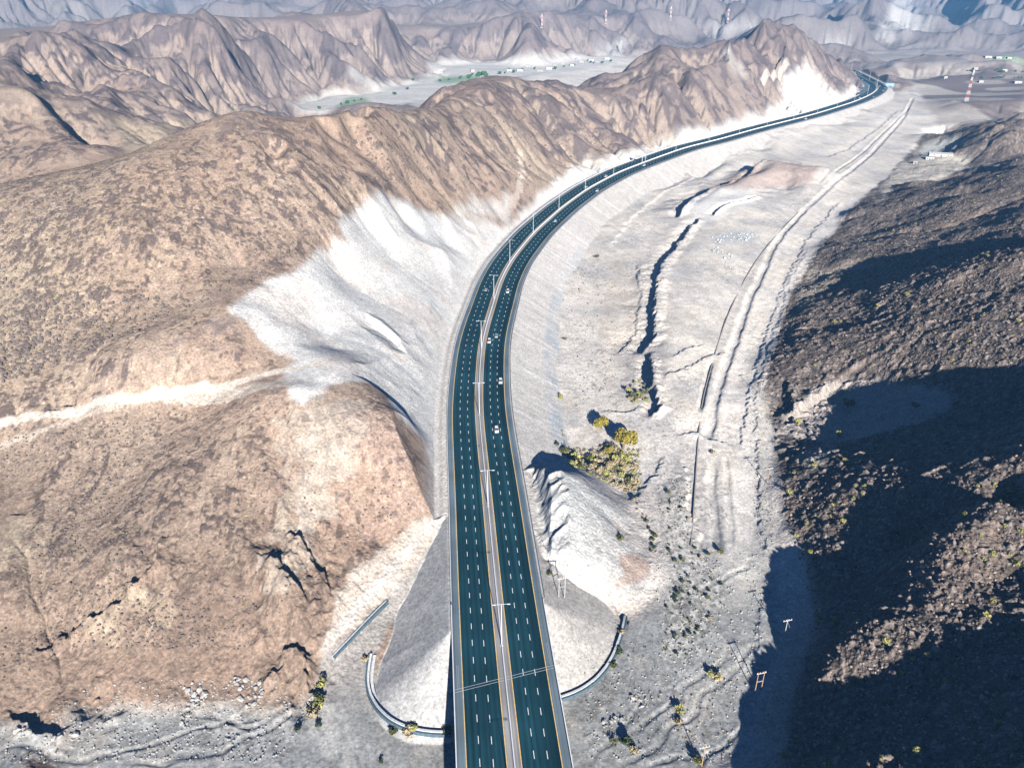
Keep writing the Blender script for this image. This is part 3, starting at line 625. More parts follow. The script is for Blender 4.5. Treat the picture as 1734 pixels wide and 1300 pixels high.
mixc(m * .75, c3(.36, .32, .28), sl); mixc(m * sstep(.5, .65, vnoise(X / 75, Y / 40, 161)) * .85, c3(.14, .11, .105), sl)
# road embankments: pale fill with rain streaks, grey stone pitching at the toe
sA = s_of_Y(Yf)
emb = c3(.53, .50, .465)
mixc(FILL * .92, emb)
stk = vnoise(sA / 2.4, dout * .03, 171) * .5 + vnoise(sA / 7.0, dout * .02 + 4, 172) * .5
mixc(FILL * sstep(.56, .72, stk) * .45, c3(.56, .54, .51)); mixc(FILL * sstep(.44, .3, stk) * .35, c3(.40, .38, .36))
mixc(FILL * (LAT > 0) * sstep(17.5, 19, dout) * sstep(270, 300, Yg) * (1 - sstep(520, 700, Yg)) * np.clip(.45 + n2 * .9, 0, .75), c3(.34, .385, .42))
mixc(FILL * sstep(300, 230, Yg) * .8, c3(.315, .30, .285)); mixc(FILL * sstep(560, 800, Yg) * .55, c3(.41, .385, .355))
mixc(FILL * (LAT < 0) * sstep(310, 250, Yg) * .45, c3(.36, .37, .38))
for ss in (300, 352, 396, 452, 505, 560, 618, 700, 730, 800, 870, 905, 1010, 1100):   # concrete chutes down the bank
    mixc(FILL * (LAT > 0) * sstep(1.6, .8, np.abs(sA - ss - dout * .12)) * .8, c3(.62, .60, .57))
mixc((CUT * sstep(HW + 12, HW + 2, al) * .8) * (LAT < 0), c3(.62, .59, .555))
mixc((al > HW - 2) * (al < HW + 4.5) * (FILL < .4) * onroad * .7, c3(.60, .565, .52))
mixc(TINT * .55, c3(.20, .19, .18))
nz = fbm(Xg, Yg, 1.1, 2, 181); ALB *= (1 + .22 * nz * sstep(1.2, .4, SPC))[..., None]
ALB = np.clip(ALB, .02, .82)
print('colours', round(time.time() - T00, 1))

# ------------------------------------------------------------------ node helpers
MATS = {}
def newmat(name):
    m = bpy.data.materials.new(name); m.use_nodes = True; nt = m.node_tree
    b = nt.nodes['Principled BSDF']; return m, nt, b
def simple(name, col, rough=.7, metal=0.0, noise=0.0, nscale=3.0, bump=0.0, spec=.3):
    if name in MATS: return MATS[name]
    m, nt, b = newmat(name)
    b.inputs['Roughness'].default_value = rough; b.inputs['Metallic'].default_value = metal; b.inputs['Specular IOR Level'].default_value = spec
    tc = nt.nodes.new('ShaderNodeTexCoord'); nz = nt.nodes.new('ShaderNodeTexNoise'); nz.inputs['Scale'].default_value = nscale; nz.inputs['Detail'].default_value = 4
    nt.links.new(tc.outputs['Object'], nz.inputs['Vector'])
    mp = nt.nodes.new('ShaderNodeMapRange'); mp.inputs[1].default_value = .3; mp.inputs[2].default_value = .7; mp.inputs[3].default_value = 1 - noise; mp.inputs[4].default_value = 1 + noise
    nt.links.new(nz.outputs['Fac'], mp.inputs[0])
    mx = nt.nodes.new('ShaderNodeVectorMath'); mx.operation = 'SCALE'; mx.inputs[0].default_value = col
    nt.links.new(mp.outputs[0], mx.inputs['Scale']); nt.links.new(mx.outputs[0], b.inputs['Base Color'])
    if bump:
        bp = nt.nodes.new('ShaderNodeBump'); bp.inputs['Strength'].default_value = bump; bp.inputs['Distance'].default_value = .1
        nt.links.new(nz.outputs['Fac'], bp.inputs['Height']); nt.links.new(bp.outputs[0], b.inputs['Normal'])
    MATS[name] = m; return m
def terrain_mat():
    m, nt, b = newmat('desert_ground'); N_, L = nt.nodes, nt.links
    b.inputs['Roughness'].default_value = .95; b.inputs['Specular IOR Level'].default_value = .08
    at = N_.new('ShaderNodeAttribute'); at.attribute_name = 'albedo'
    rg = N_.new('ShaderNodeAttribute'); rg.attribute_name = 'stoniness'
    tc = N_.new('ShaderNodeTexCoord')
    a = N_.new('ShaderNodeTexNoise'); a.inputs['Scale'].default_value = 1.1; a.inputs['Detail'].default_value = 5; a.inputs['Roughness'].default_value = .7
    c = N_.new('ShaderNodeTexNoise'); c.inputs['Scale'].default_value = .16; c.inputs['Detail'].default_value = 4; c.inputs['Roughness'].default_value = .6
    for n in (a, c): L.new(tc.outputs['Object'], n.inputs['Vector'])
    m1 = N_.new('ShaderNodeMapRange'); m1.inputs[1].default_value = .3; m1.inputs[2].default_value = .7; m1.inputs[3].default_value = .60; m1.inputs[4].default_value = 1.40; m1.clamp = False
    m2 = N_.new('ShaderNodeMapRange'); m2.inputs[1].default_value = .3; m2.inputs[2].default_value = .7; m2.inputs[3].default_value = .88; m2.inputs[4].default_value = 1.12; m2.clamp = False
    L.new(a.outputs['Fac'], m1.inputs[0]); L.new(c.outputs['Fac'], m2.inputs[0])
    mm = N_.new('ShaderNodeMath'); mm.operation = 'MULTIPLY'; L.new(m1.outputs[0], mm.inputs[0]); L.new(m2.outputs[0], mm.inputs[1])
    s = N_.new('ShaderNodeVectorMath'); s.operation = 'SCALE'; L.new(at.outputs['Color'], s.inputs[0]); L.new(mm.outputs[0], s.inputs['Scale'])
    L.new(s.outputs[0], b.inputs['Base Color'])
    v = N_.new('ShaderNodeTexVoronoi'); v.inputs['Scale'].default_value = .75; L.new(tc.outputs['Object'], v.inputs['Vector'])
    hm = N_.new('ShaderNodeMath'); hm.operation = 'MULTIPLY'; L.new(v.outputs['Distance'], hm.inputs[0]); L.new(rg.outputs['Fac'], hm.inputs[1])
    ha = N_.new('ShaderNodeMath'); ha.operation = 'ADD'; gm = N_.new('ShaderNodeMapRange'); gm.inputs[1].default_value = 0; gm.inputs[2].default_value = .7; gm.inputs[3].default_value = .22; gm.inputs[4].default_value = 1.0; L.new(rg.outputs['Fac'], gm.inputs[0])
    am = N_.new('ShaderNodeMath'); am.operation = 'MULTIPLY'; L.new(a.outputs['Fac'], am.inputs[0]); L.new(gm.outputs[0], am.inputs[1])
    L.new(hm.outputs[0], ha.inputs[0]); L.new(am.outputs[0], ha.inputs[1])
    bp = N_.new('ShaderNodeBump'); bp.inputs['Strength'].default_value = .55; bp.inputs['Distance'].default_value = .8
    L.new(ha.outputs[0], bp.inputs['Height']); L.new(bp.outputs[0], b.inputs['Normal'])
    return m

def grid_mesh(name, r0, r1, mat):
    n_r = r1 - r0; co = np.empty((n_r, NC, 3), np.float32)
    co[..., 0] = Xg[r0:r1]; co[..., 1] = Yg[r0:r1]; co[..., 2] = Z[r0:r1]
    me = bpy.data.meshes.new(name); me.vertices.add(n_r * NC); me.vertices.foreach_set('co', co.ravel())
    i = np.arange(n_r * NC, dtype=np.int32).reshape(n_r, NC)
    q = np.stack([i[:-1, :-1], i[:-1, 1:], i[1:, 1:], i[1:, :-1]], -1).reshape(-1, 4)
    me.loops.add(q.size); me.loops.foreach_set('vertex_index', q.ravel())
    me.polygons.add(len(q)); me.polygons.foreach_set('loop_start', np.arange(0, q.size, 4, dtype=np.int32))
    me.polygons.foreach_set('use_smooth', np.ones(len(q), bool))
    at = me.attributes.new('albedo', 'FLOAT_COLOR', 'POINT')
    ca = np.ones((n_r * NC, 4), np.float32); ca[:, :3] = ALB[r0:r1].reshape(-1, 3); at.data.foreach_set('color', ca.ravel())
    a2 = me.attributes.new('stoniness', 'FLOAT', 'POINT'); a2.data.foreach_set('value', ((np.clip(RIGHT + .4 * ROUGH, 0, 1.2) * (1 - FILL) * (1 - .7 * np.maximum(CUT, cutf)))[r0:r1] * 1.4).astype(np.float32).ravel())
    me.update(); me.validate(); me.materials.append(mat)
    o = bpy.data.objects.new(name, me); COL.objects.link(o); return o
def tag(o, label=None, cat=None, group=None, kind=None):
    if label: o['label'] = label
    if cat: o['category'] = cat
    if group: o['group'] = group
    if kind: o['kind'] = kind
    return o
TM = terrain_mat()
rsplit = int(np.searchsorted(wv, np.log(t0_of(2450.0))))
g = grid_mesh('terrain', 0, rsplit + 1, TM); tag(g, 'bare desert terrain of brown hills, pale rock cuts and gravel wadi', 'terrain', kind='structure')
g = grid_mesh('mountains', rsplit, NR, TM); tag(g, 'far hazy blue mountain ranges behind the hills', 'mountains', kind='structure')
print('terrain mesh', NR * NC, round(time.time() - T00, 1))

# ------------------------------------------------------------------ mesh builder
class MB:
    def __init__(s): s.v = []; s.f = []; s.uv = None
    def add(s, vs, fs):
        k = len(s.v); s.v += [tuple(map(float, p)) for p in vs]; s.f += [tuple(k + i for i in f) for f in fs]; return s
    def box(s, c, d, rz=0, taper=1.0):
        cx, cy, cz = c; hx, hy, hz_ = d[0]/2, d[1]/2, d[2]/2; cr, sr = math.cos(rz), math.sin(rz); vs = []
        for z, k in ((-hz_, 1), (hz_, taper)):
            for x, y in ((-hx, -hy), (hx, -hy), (hx, hy), (-hx, hy)):
                x, y = x * k, y * k; vs.append((cx + x*cr - y*sr, cy + x*sr + y*cr, cz + z))
        return s.add(vs, [(3,2,1,0),(4,5,6,7),(0,1,5,4),(1,2,6,5),(2,3,7,6),(3,0,4,7)])
    def tube(s, p, q, r0, r1=None, n=6, cap=True):
        r1 = r0 if r1 is None else r1
        p = np.array(p, float); q = np.array(q, float); d = q - p; d /= np.linalg.norm(d)
        a = np.cross(d, (0, 0, 1) if abs(d[2]) < .9 else (1, 0, 0)); a /= np.linalg.norm(a); b = np.cross(d, a)
        vs = [tuple(c + r * (a * math.cos(2*math.pi*i/n) + b * math.sin(2*math.pi*i/n))) for c, r in ((p, r0), (q, r1)) for i in range(n)]
        fs = [(i, (i+1) % n, n + (i+1) % n, n + i) for i in range(n)]
        if cap: fs += [tuple(range(n-1, -1, -1)), tuple(range(n, 2*n))]
        return s.add(vs, fs)
    def build(s, name, mat, parent=None, smooth=False):
        me = bpy.data.meshes.new(name); me.from_pydata(s.v, [], s.f); me.update()
        if smooth: me.polygons.foreach_set('use_smooth', np.ones(len(me.polygons), bool))
        me.materials.append(mat)
        ob = bpy.data.objects.new(name, me); COL.objects.link(ob)
        if parent is not None: ob.parent = parent
        return ob
def empty(name, loc, rz=0.0):
    e = bpy.data.objects.new(name, None); e.empty_display_size = .5; COL.objects.link(e); e.location = loc; e.rotation_euler = (0, 0, rz); return e
def copy_tree(o, parent=None):
    c = o.copy(); COL.objects.link(c)
    if parent is not None: c.parent = parent
    for ch in list(o.children): copy_tree(ch, c)
    return c
def heading(s):
    x0, y0 = road_at(s - 2, 0); x1, y1 = road_at(s + 2, 0); return math.atan2(-(x1 - x0), y1 - y0)      # rotation that turns +Y along the road

# ------------------------------------------------------------------ the road: asphalt ribbon, paint, median, edges
S0, S1 = 22.0, float(s_of_Y(1770))
ss_ = np.arange(S0, S1, 3.0)
def ribbon(lats, z, s=None, mb=None):
    """strip along the road through the given lateral offsets (z may be a list)"""
    s = ss_ if s is None else s; mb = mb or MB(); zz = z if hasattr(z, '__len__') else [z] * len(lats)
    pts = [road_at(s, l) for l in lats]; k = len(mb.v); n = len(lats)
    for i in range(len(s)):
        for j in range(n): mb.v.append((float(pts[j][0][i]), float(pts[j][1][i]), zz[j]))
    for i in range(len(s) - 1):
        for j in range(n - 1):
            a = k + i*n + j; mb.f.append((a, a + 1, a + n + 1, a + n))
    return mb
def asphalt_mat(name, col, track=True):
    m, nt, b = newmat(name); N_, L = nt.nodes, nt.links
    b.inputs['Roughness'].default_value = .85; b.inputs['Specular IOR Level'].default_value = .05
    at = N_.new('ShaderNodeAttribute'); at.attribute_name = 'lane'      # x: offset from the median, y: length along the road
    sep = N_.new('ShaderNodeSeparateXYZ'); L.new(at.outputs['Vector'], sep.inputs[0])
    cmb = N_.new('ShaderNodeCombineXYZ'); k = N_.new('ShaderNodeMath'); k.operation = 'MULTIPLY'; k.inputs[1].default_value = .006
    L.new(sep.outputs['Y'], k.inputs[0]); L.new(sep.outputs['X'], cmb.inputs['X']); L.new(k.outputs[0], cmb.inputs['Y'])
    n1_ = N_.new('ShaderNodeTexNoise'); n1_.inputs['Scale'].default_value = 1.1; n1_.inputs['Detail'].default_value = 3; L.new(cmb.outputs[0], n1_.inputs['Vector'])
    tc = N_.new('ShaderNodeTexCoord'); n2_ = N_.new('ShaderNodeTexNoise'); n2_.inputs['Scale'].default_value = .05; n2_.inputs['Detail'].default_value = 5; L.new(tc.outputs['Object'], n2_.inputs['Vector'])
    # tyre tracks: a wave across each 3.6 m lane
    ax = N_.new('ShaderNodeMath'); ax.operation = 'ABSOLUTE'; L.new(sep.outputs['X'], ax.inputs[0])
    sb = N_.new('ShaderNodeMath'); sb.operation = 'SUBTRACT'; L.new(ax.outputs[0], sb.inputs[0]); sb.inputs[1].default_value = 1.95
    ml = N_.new('ShaderNodeMath'); ml.operation = 'MULTIPLY'; L.new(sb.outputs[0], ml.inputs[0]); ml.inputs[1].default_value = 2 * math.pi / 3.65 * 2
    cs = N_.new('ShaderNodeMath'); cs.operation = 'COSINE'; L.new(ml.outputs[0], cs.inputs[0])
    def mr(src, a, b_, lo, hi):
        q = N_.new('ShaderNodeMapRange'); q.inputs[1].default_value = a; q.inputs[2].default_value = b_; q.inputs[3].default_value = lo; q.inputs[4].default_value = hi; L.new(src, q.inputs[0]); return q.outputs[0]
    f = mr(n1_.outputs['Fac'], .3, .7, .66, 1.40); g_ = mr(n2_.outputs['Fac'], .3, .7, .78, 1.25); h_ = mr(cs.outputs[0], -1, 1, 1.16, .84) if track else None
    p = N_.new('ShaderNodeMath'); p.operation = 'MULTIPLY'; L.new(f, p.inputs[0]); L.new(g_, p.inputs[1]); out = p.outputs[0]
    if track:
        p2 = N_.new('ShaderNodeMath'); p2.operation = 'MULTIPLY'; L.new(out, p2.inputs[0]); L.new(h_, p2.inputs[1]); out = p2.outputs[0]
        dkr = mr(sep.outputs['X'], 8.4, 11.4, 1.0, .62); p3 = N_.new('ShaderNodeMath'); p3.operation = 'MULTIPLY'; L.new(out, p3.inputs[0]); L.new(dkr, p3.inputs[1]); out = p3.outputs[0]
    v = N_.new('ShaderNodeVectorMath'); v.operation = 'SCALE'; v.inputs[0].default_value = col; L.new(out, v.inputs['Scale']); L.new(v.outputs[0], b.inputs['Base Color'])
    return m
def lane_attr(o):
    me = o.data; n = len(me.vertices); co = np.empty(n * 3, np.float32); me.vertices.foreach_get('co', co); co = co.reshape(-1, 3).astype(float)
    yf, lat = road_foot(co[:, 0], co[:, 1]); at = me.attributes.new('lane', 'FLOAT_VECTOR', 'POINT')
    at.data.foreach_set('vector', np.stack([lat, s_of_Y(yf), lat * 0], 1).astype(np.float32).ravel())
ASPH = asphalt_mat('asphalt', (.010, .043, .058)); SHO = asphalt_mat('shoulder_asphalt', (.125, .165, .195), False); MED = asphalt_mat('median_paving', (.27, .26, .255), False)
r = ribbon([-13.1, -8, -4, -1.85], .0); r = ribbon([1.85, 4, 8, 13.1], .0, mb=r); o = r.build('road', ASPH); lane_attr(o); tag(o, 'dark teal asphalt carriageways of the curving highway', 'road', kind='structure')
r = ribbon([-15.5, -13.1], .0); r = ribbon([13.1, 15.5], .0, mb=r); o = r.build('road_shoulder', SHO); lane_attr(o); tag(o, 'grey paved shoulders of the highway', 'shoulder', kind='structure')
r = ribbon([-1.85, -.32], .0); r = ribbon([.32, 1.85], .0, mb=r); o = r.build('median', MED); lane_attr(o); tag(o, 'pale paved median strip between the carriageways', 'median', kind='structure')
far_s = ss_ > s_of_Y(1150)
# merge lane and lay-by at the far bend
sb_ = np.arange(s_of_Y(1400), s_of_Y(1640), 3.0); wdt = 15 * np.sin(np.clip((sb_ - sb_[0]) / (sb_[-1] - sb_[0]), 0, 1) * math.pi) ** .7
xa, ya = road_at(sb_, -15.5); xb = np.array([road_at(s_, -15.5 - w_) for s_, w_ in zip(sb_, wdt)])
mb = MB(); n = len(sb_)
mb.v = [(float(x), float(y), -.02) for x, y in zip(xa, ya)] + [(float(p[0]), float(p[1]), -.02) for p in xb]; mb.f = [(n + i, i, i + 1, n + i + 1) for i in range(n - 1)]
o = mb.build('slip_road', SHO); lane_attr(o); tag(o, 'grey slip road widening on the inside of the far bend', 'slip road', kind='structure')
YEL = simple('yellow_paint', (.72, .50, .19), .6, noise=.2, nscale=.8); WHP = simple('white_paint', (.80, .82, .82), .6, noise=.12, nscale=.8)
mb = MB()
for l in (-12.95, -1.98, 1.98, 12.95): ribbon([l - .13, l + .13], .012, mb=mb)
o = mb.build('edge_line', YEL); tag(o, 'yellow painted edge lines of the carriageways', 'road marking', kind='structure')
mb = MB(); s_ = S0 + 2
while s_ < s_of_Y(1500):
    hw_ = .085 + .00006 * s_
    for l in (-9.3, -5.65, 5.65, 9.3):
        off = {-9.3: .5, -5.65: 0, 5.65: 1.6, 9.3: 1.2}[l]
        q = [road_at(s_ + off + a, l + b_) for a, b_ in ((0, -hw_), (0, hw_), (2.6, hw_), (2.6, -hw_))]
        mb.add([(x, y, .012) for x, y in q], [(0, 1, 2, 3)])
    s_ += 7.25
o = mb.build('lane_line', WHP); tag(o, 'white broken lane lines on the asphalt', 'road marking', kind='structure')
CONC = simple('pale_concrete', (.74, .74, .75), .8, noise=.1, nscale=.6); CONC2 = simple('grey_concrete', (.42, .42, .42), .85, noise=.18, nscale=.5); DKM = simple('dark_steel', (.07, .075, .085), .6, noise=.1)
GALV = simple('galvanised_steel', (.55, .58, .60), .45, .3, noise=.08); LAMPW = simple('lamp_white', (.58, .60, .62), .5, noise=.04)
# expansion joint and shoulder boxes on the bridge
mb = MB()
for k in (0, 1.0):
    for a, b_ in ((-15.4, -.4), (.4, 15.4)):
        q = [road_at(s_of_Y(172.5) + l * .22 + k + e, l) for l, e in ((a, 0), (b_, 0), (b_, .16), (a, .16))]
        mb.add([(x, y, .016) for x, y in q], [(0, 1, 2, 3)])
for l0, s0 in ((-14.6, s_of_Y(172.5) - 2), (14.2, s_of_Y(172.5) + 5)):
    for dl in (0, .5):
        q = [road_at(s0 + a, l0 + dl + b_) for a, b_ in ((0, 0), (0, .07), (9, .07), (9, 0))]; mb.add([(x, y, .016) for x, y in q], [(0, 1, 2, 3)])
    q = [road_at(s0 + a, l0 + b_) for a, b_ in ((0, 0), (0, .5), (.1, .5), (.1, 0))]; mb.add([(x, y, .016) for x, y in q], [(0, 1, 2, 3)])
o = mb.build('expansion_joint', GALV); tag(o, 'pale steel expansion joint crossing the bridge deck at a slant', 'expansion joint', kind='structure')
# central barrier (a concrete profile running the whole length)
def profile_run(prof, s, name, mat, parent=None):
    return ribbon([p[0] for p in prof], [p[1] for p in prof], s, MB()).build(name, mat, parent)
e = profile_run([(-.32, 0), (-.30, .1), (-.14, .35), (-.10, .92), (.10, .92), (.14, .35), (.30, .1), (.32, 0)], ss_, 'concrete_barrier', CONC)
tag(e, 'long white concrete barrier down the middle of the highway', 'barrier')
s_br = np.arange(S0, s_of_Y(206), 3.0)
bridge = empty('bridge', tuple(road_at(120.0, 0)) + (0.0,)); bx, by = bridge.location[0], bridge.location[1]
tag(bridge, 'concrete highway bridge with white parapets at the near end of the road', 'bridge')
def child_world(o, par):
    o.parent = par; o.matrix_parent_inverse.identity(); loc = par.location
    for v in o.data.vertices: v.co.x -= loc[0]; v.co.y -= loc[1]; v.co.z -= loc[2]
    return o
d = profile_run([(-15.85, -.05), (-15.85, -.5), (-14.6, -.75), (-13.6, -2.3), (13.6, -2.3), (14.6, -.75), (15.85, -.5), (15.85, -.05), (15.5, -.015), (-15.5, -.015), (-15.85, -.05)], s_br, 'deck', CONC2); child_world(d, bridge)
for sg in (-1, 1):
    d = profile_run([(sg*15.55, -.05), (sg*15.52, .8), (sg*15.80, .8), (sg*15.85, -.06)], s_br, 'parapet', CONC); child_world(d, bridge)
mb = MB()
for s_ in (46, 86, 128):
    for l in (-9, 0, 9):
        x, y = road_at(s_, l); mb2 = MB().tube((x, y, -24), (x, y, -2.5), .9, .9, 12); child_world(mb2.build('pier', CONC2), bridge)
    xs, ys = road_at(s_, 0); child_world(MB().box((xs, ys, -2.9), (24, 1.8, 1.1), heading(s_)).build('crosshead', CONC2), bridge)
# roadside barriers beyond the bridge
s_gl = np.arange(s_of_Y(206) + 1, s_of_Y(1400), 3.0)
o = profile_run([(-15.75, -.1), (-15.72, .62), (-15.50, .62), (-15.46, -.1)], s_gl, 'concrete_kerb_wall', CONC); tag(o, 'low pale concrete edge wall along the left side of the highway', 'edge wall')
o = profile_run([(16.25, -.35), (16.25, .70), (16.42, .70), (16.42, -.35)], np.arange(s_of_Y(206) + 1, s_of_Y(1500), 3.0), 'guard_rail', simple('rail_steel', (.16, .19, .23), .5, .4)); tag(o, 'dark steel guard rail along the right side of the highway', 'guard rail')
o = profile_run([(15.5, .0), (15.5, .22), (16.2, .22), (16.2, -.2)], np.arange(s_of_Y(206) + 1, s_of_Y(1500), 3.0), 'kerb', CONC2); tag(o, 'grey kerb edging the right shoulder', 'kerb', kind='structure')

# ------------------------------------------------------------------ street lamps (twin arm, in the median)
def make_lamp(name='street_lamp'):
    root = empty(name, (0, 0, 0)); H_ = 17.2
    MB().box((0, 0, .25), (.9, .9, .5), 0, .8).build('base', CONC2, root)
    MB().tube((0, 0, .5), (0, 0, H_), .18, .10, 8).build('pole', LAMPW, root)
    arm = MB().tube((-2.1, 0, H_ + .05), (2.1, 0, H_ + .05), .05, .05, 6).build('arm', LAMPW, root)
    for sg in (-1, 1): MB().box((sg * 2.3, 0, H_ + .02), (1.0, .34, .16), 0, .8).build('lamp_head', LAMPW, arm)
    return root
lamp0 = None; i = 0
base_s = s_of_Y(186.5); s_ = base_s - 74
while s_ < S1 - 20:
    L_ = make_lamp() if lamp0 is None else copy_tree(lamp0)
    if lamp0 is None: lamp0 = L_
    x, y = road_at(s_, 0); L_.location = (x, y, .90 if False else .0); L_.rotation_euler = (0, 0, heading(s_))
    where = 'on the bridge' if i < 2 else 'on the straight near stretch' if i < 5 else 'round the long curve' if i < 12 else 'on the far straight' if i < 18 else 'at the far bend'
    tag(L_, 'tall white twin arm street lamp in the median ' + where, 'street lamp', 'street lamps along the median')
    s_ += 74; i += 1
# ------------------------------------------------------------------ cars
GLASS = simple('car_glass', (.02, .025, .03), .15, spec=.6); TYRE = simple('tyre_rubber', (.02, .02, .02), .9); HEADL = simple('headlight_glass', (.75, .77, .8), .3)
def make_car(col, name, suv):
    root = empty(name, (0, 0, 0)); paint = simple(col[0], col[1], .35, .1, spec=.5)
    L_, W_, hb, hr = (4.9, 1.95, 1.0, 1.78) if suv else (4.6, 1.82, .86, 1.45)
    # body: lofted sections along the length (y forward)
    secs = [(-L_/2, .45, .80*hb, .86), (-L_/2+.12, .32, hb*.98, .95), (-L_*.3, .26, hb, 1), (L_*.12, .26, hb, 1), (L_*.36, .28, hb*.90, .97), (L_/2-.12, .34, hb*.78, .90), (L_/2, .42, hb*.62, .80)]
    mb = MB(); vs = []
    for y, zb, zt, k in secs:
        hw = W_/2*k; vs += [(-hw*.92, y, zb), (-hw, y, zb+.25), (-hw, y, zt-.18), (-hw*.86, y, zt), (hw*.86, y, zt), (hw, y, zt-.18), (hw, y, zb+.25), (hw*.92, y, zb)]
    fs = [(8*a+j, 8*a+(j+1) % 8, 8*a+8+(j+1) % 8, 8*a+8+j) for a in range(len(secs)-1) for j in range(8)] + [tuple(range(7, -1, -1)), tuple(range(8*(len(secs)-1), 8*len(secs)))]
    mb.add(vs, fs).build('body', paint, root, True)
    # cabin with pillars: lower ring to roof ring
    y0, y1, y2, y3 = (-L_*.47, -L_*.40, L_*.05, L_*.20) if suv else (-L_*.36, -L_*.22, L_*.04, L_*.19)
    hw, rw = W_/2*.88, W_/2*.74
    def q(y, z, k): return [(-k, y, z), (k, y, z)]
    a, b_, c, d_ = q(y0, hb-.03, hw), q(y1, hr, rw), q(y2, hr, rw), q(y3, hb-.06, hw)
    MB().add([b_[0], b_[1], c[1], c[0], (b_[0][0], y1, hr-.1), (b_[1][0], y1, hr-.1), (c[1][0], y2, hr-.1), (c[0][0], y2, hr-.1)], [(0,3,2,1),(0,1,5,4),(1,2,6,5),(2,3,7,6),(3,0,4,7)]).build('roof', paint, root)
    hr2 = hr - .05
    MB().add([c[0][:2]+(hr2,), c[1][:2]+(hr2,), d_[1], d_[0]], [(0, 3, 2, 1)]).build('windscreen', GLASS, root)
    MB().add([b_[0][:2]+(hr2,), b_[1][:2]+(hr2,), a[1], a[0]], [(0, 1, 2, 3)]).build('rear_window', GLASS, root)
    for k in (0, 1): MB().add([a[k], b_[k][:2]+(hr2,), c[k][:2]+(hr2,), d_[k]], [(0, 1, 2, 3)]).build('side_window', GLASS, root)
    for sx in (-1, 1):
        for y in (-L_*.30, L_*.31): wh = MB().tube((sx*(W_/2-.2), y, .34), (sx*(W_/2+.02), y, .34), .34, .34, 10).build('wheel', TYRE, root); MB().tube((sx*(W_/2+.02), y, .34), (sx*(W_/2+.03), y, .34), .2, .2, 8).build('rim', GALV, wh)
        MB().box((sx*W_*.33, L_/2-.03, hb*.62), (.42, .16, .14)).build('headlight', HEADL, root)
    return root
WHITE, SILV, DARK, BLUE = ('white_car_paint', (.80, .81, .82)), ('silver_car_paint', (.45, .47, .5)), ('dark_car_paint', (.05, .055, .065)), ('blue_car_paint', (.10, .25, .45))
protos = {}
CARS = [(841,727,'w',1,'white car nearest the camera heading for the bridge below the big lamp shadow'),(846.5,645,'w',1,'white off-road car in the lane beside the right shoulder on the bend'),
 (843,568,'s',0,'silver car beside a white one in the middle lane of the bend'),(828.5,577,'w',1,'white car in the lane beside the median next to the silver car'),(862,493,'w',1,'lone white car halfway up the curve on the right carriageway'),
 (942,374,'w',0,'white car on the outer carriageway where the curve begins to straighten'),(1013,323,'w',1,'white car on the right carriageway below the white road cut'),(1090,279.5,'w',1,'white car under the overhead sign on the right carriageway'),
 (1366,201.5,'w',1,'lone white car on the far straight'),(825.5,490,'s',0,'silver car crossing a lamp shadow on the left carriageway'),(991,316,'w',0,'white car in the left carriageway beside a lamp below the small dark hill'),
 (1025.5,298,'w',1,'white car in the left carriageway just ahead of the overhead sign'),(1459,166,'w',1,'white car on the left carriageway entering the far bend'),(1480,164,'w',0,'white car on the right carriageway leaving the far bend'),
 (1494,153,'w',0,'white car at the outer edge of the far bend, lower of the cluster'),(1496,149,'s',0,'silver car in the cluster at the far bend'),(1498,146,'w',0,'white car at the outside of the far bend'),(1491,146,'w',1,'white car in the lane beside the median at the far bend'),
 (1484,139.5,'w',0,'white car just past the blue road sign'),(1453.5,124.5,'w',0,'white car where the road leaves behind the hill'),(1449,122.5,'w',1,'last white car visible before the road goes behind the hill'),(1457.5,126,'s',0,'silver car following others beyond the far bend'),(1455,135,'w',0,'white car on the slip road beyond the far bend')]
for px, py, cc, suv, lab in CARS:
    kx = (cc, suv)
    if kx not in protos:
        c = make_car({'w': WHITE, 's': SILV, 'd': DARK, 'b': BLUE}[cc], 'car', suv); protos[kx] = c
    else: c = copy_tree(protos[kx])
    x, y, _ = P(px, py, .8); yf, lat = road_foot(np.array([x]), np.array([y])); s_ = float(s_of_Y(yf[0])); lat = float(lat[0])
    lat = math.copysign(min((3.8, 7.45, 11.1), key=lambda q: abs(q - abs(lat))), lat)
    x, y = road_at(s_, lat); c.location = (x, y, .005); c.rotation_euler = (0, 0, heading(s_) + (math.pi if lat > 0 else 0))
    tag(c, lab, 'car', 'cars on the highway')

# ------------------------------------------------------------------ signs, towers, poles
BLU = simple('blue_sign_face', (.03, .30, .62), .5); WSG = simple('white_sign_face', (.8, .8, .8), .5); REDP = simple('red_tower_paint', (.50, .10, .09), .6); WTP = simple('white_tower_paint', (.80, .80, .80), .6)
s_ = s_of_Y(885); x, y = road_at(s_, 0); sg = empty('overhead_sign', (x, y, 0), heading(s_))
MB().tube((0, 0, 0), (0, 0, 7.8), .32, .28, 8).build('post', GALV, sg); mb = MB()
for z in (6.4, 7.6): mb.tube((-9, 0, z), (5, 0, z), .14, .14, 6)
for k in range(7): mb.tube((-9 + k*2.2, 0, 6.4), (-7.9 + k*2.2, 0, 7.6), .07, .07, 4)
mb.build('truss_arm', GALV, sg); MB().box((-6.2, .35, 7.0), (6.4, .16, 3.4)).build('sign_panel', BLU, sg); MB().box((-6.2, .24, 7.0), (6.6, .06, 3.6)).build('panel_back', GALV, sg)
tag(sg, 'overhead sign on a cantilever steel post in the median of the highway', 'road sign')
s_ = s_of_Y(1500); x, y = road_at(s_, 19.5); sg = empty('billboard_sign', (x, y, 0), heading(s_) )
for k in (-4, 4): MB().tube((k, 0, -4), (k, 0, 6), .25, .25, 8).build('post', GALV, sg)
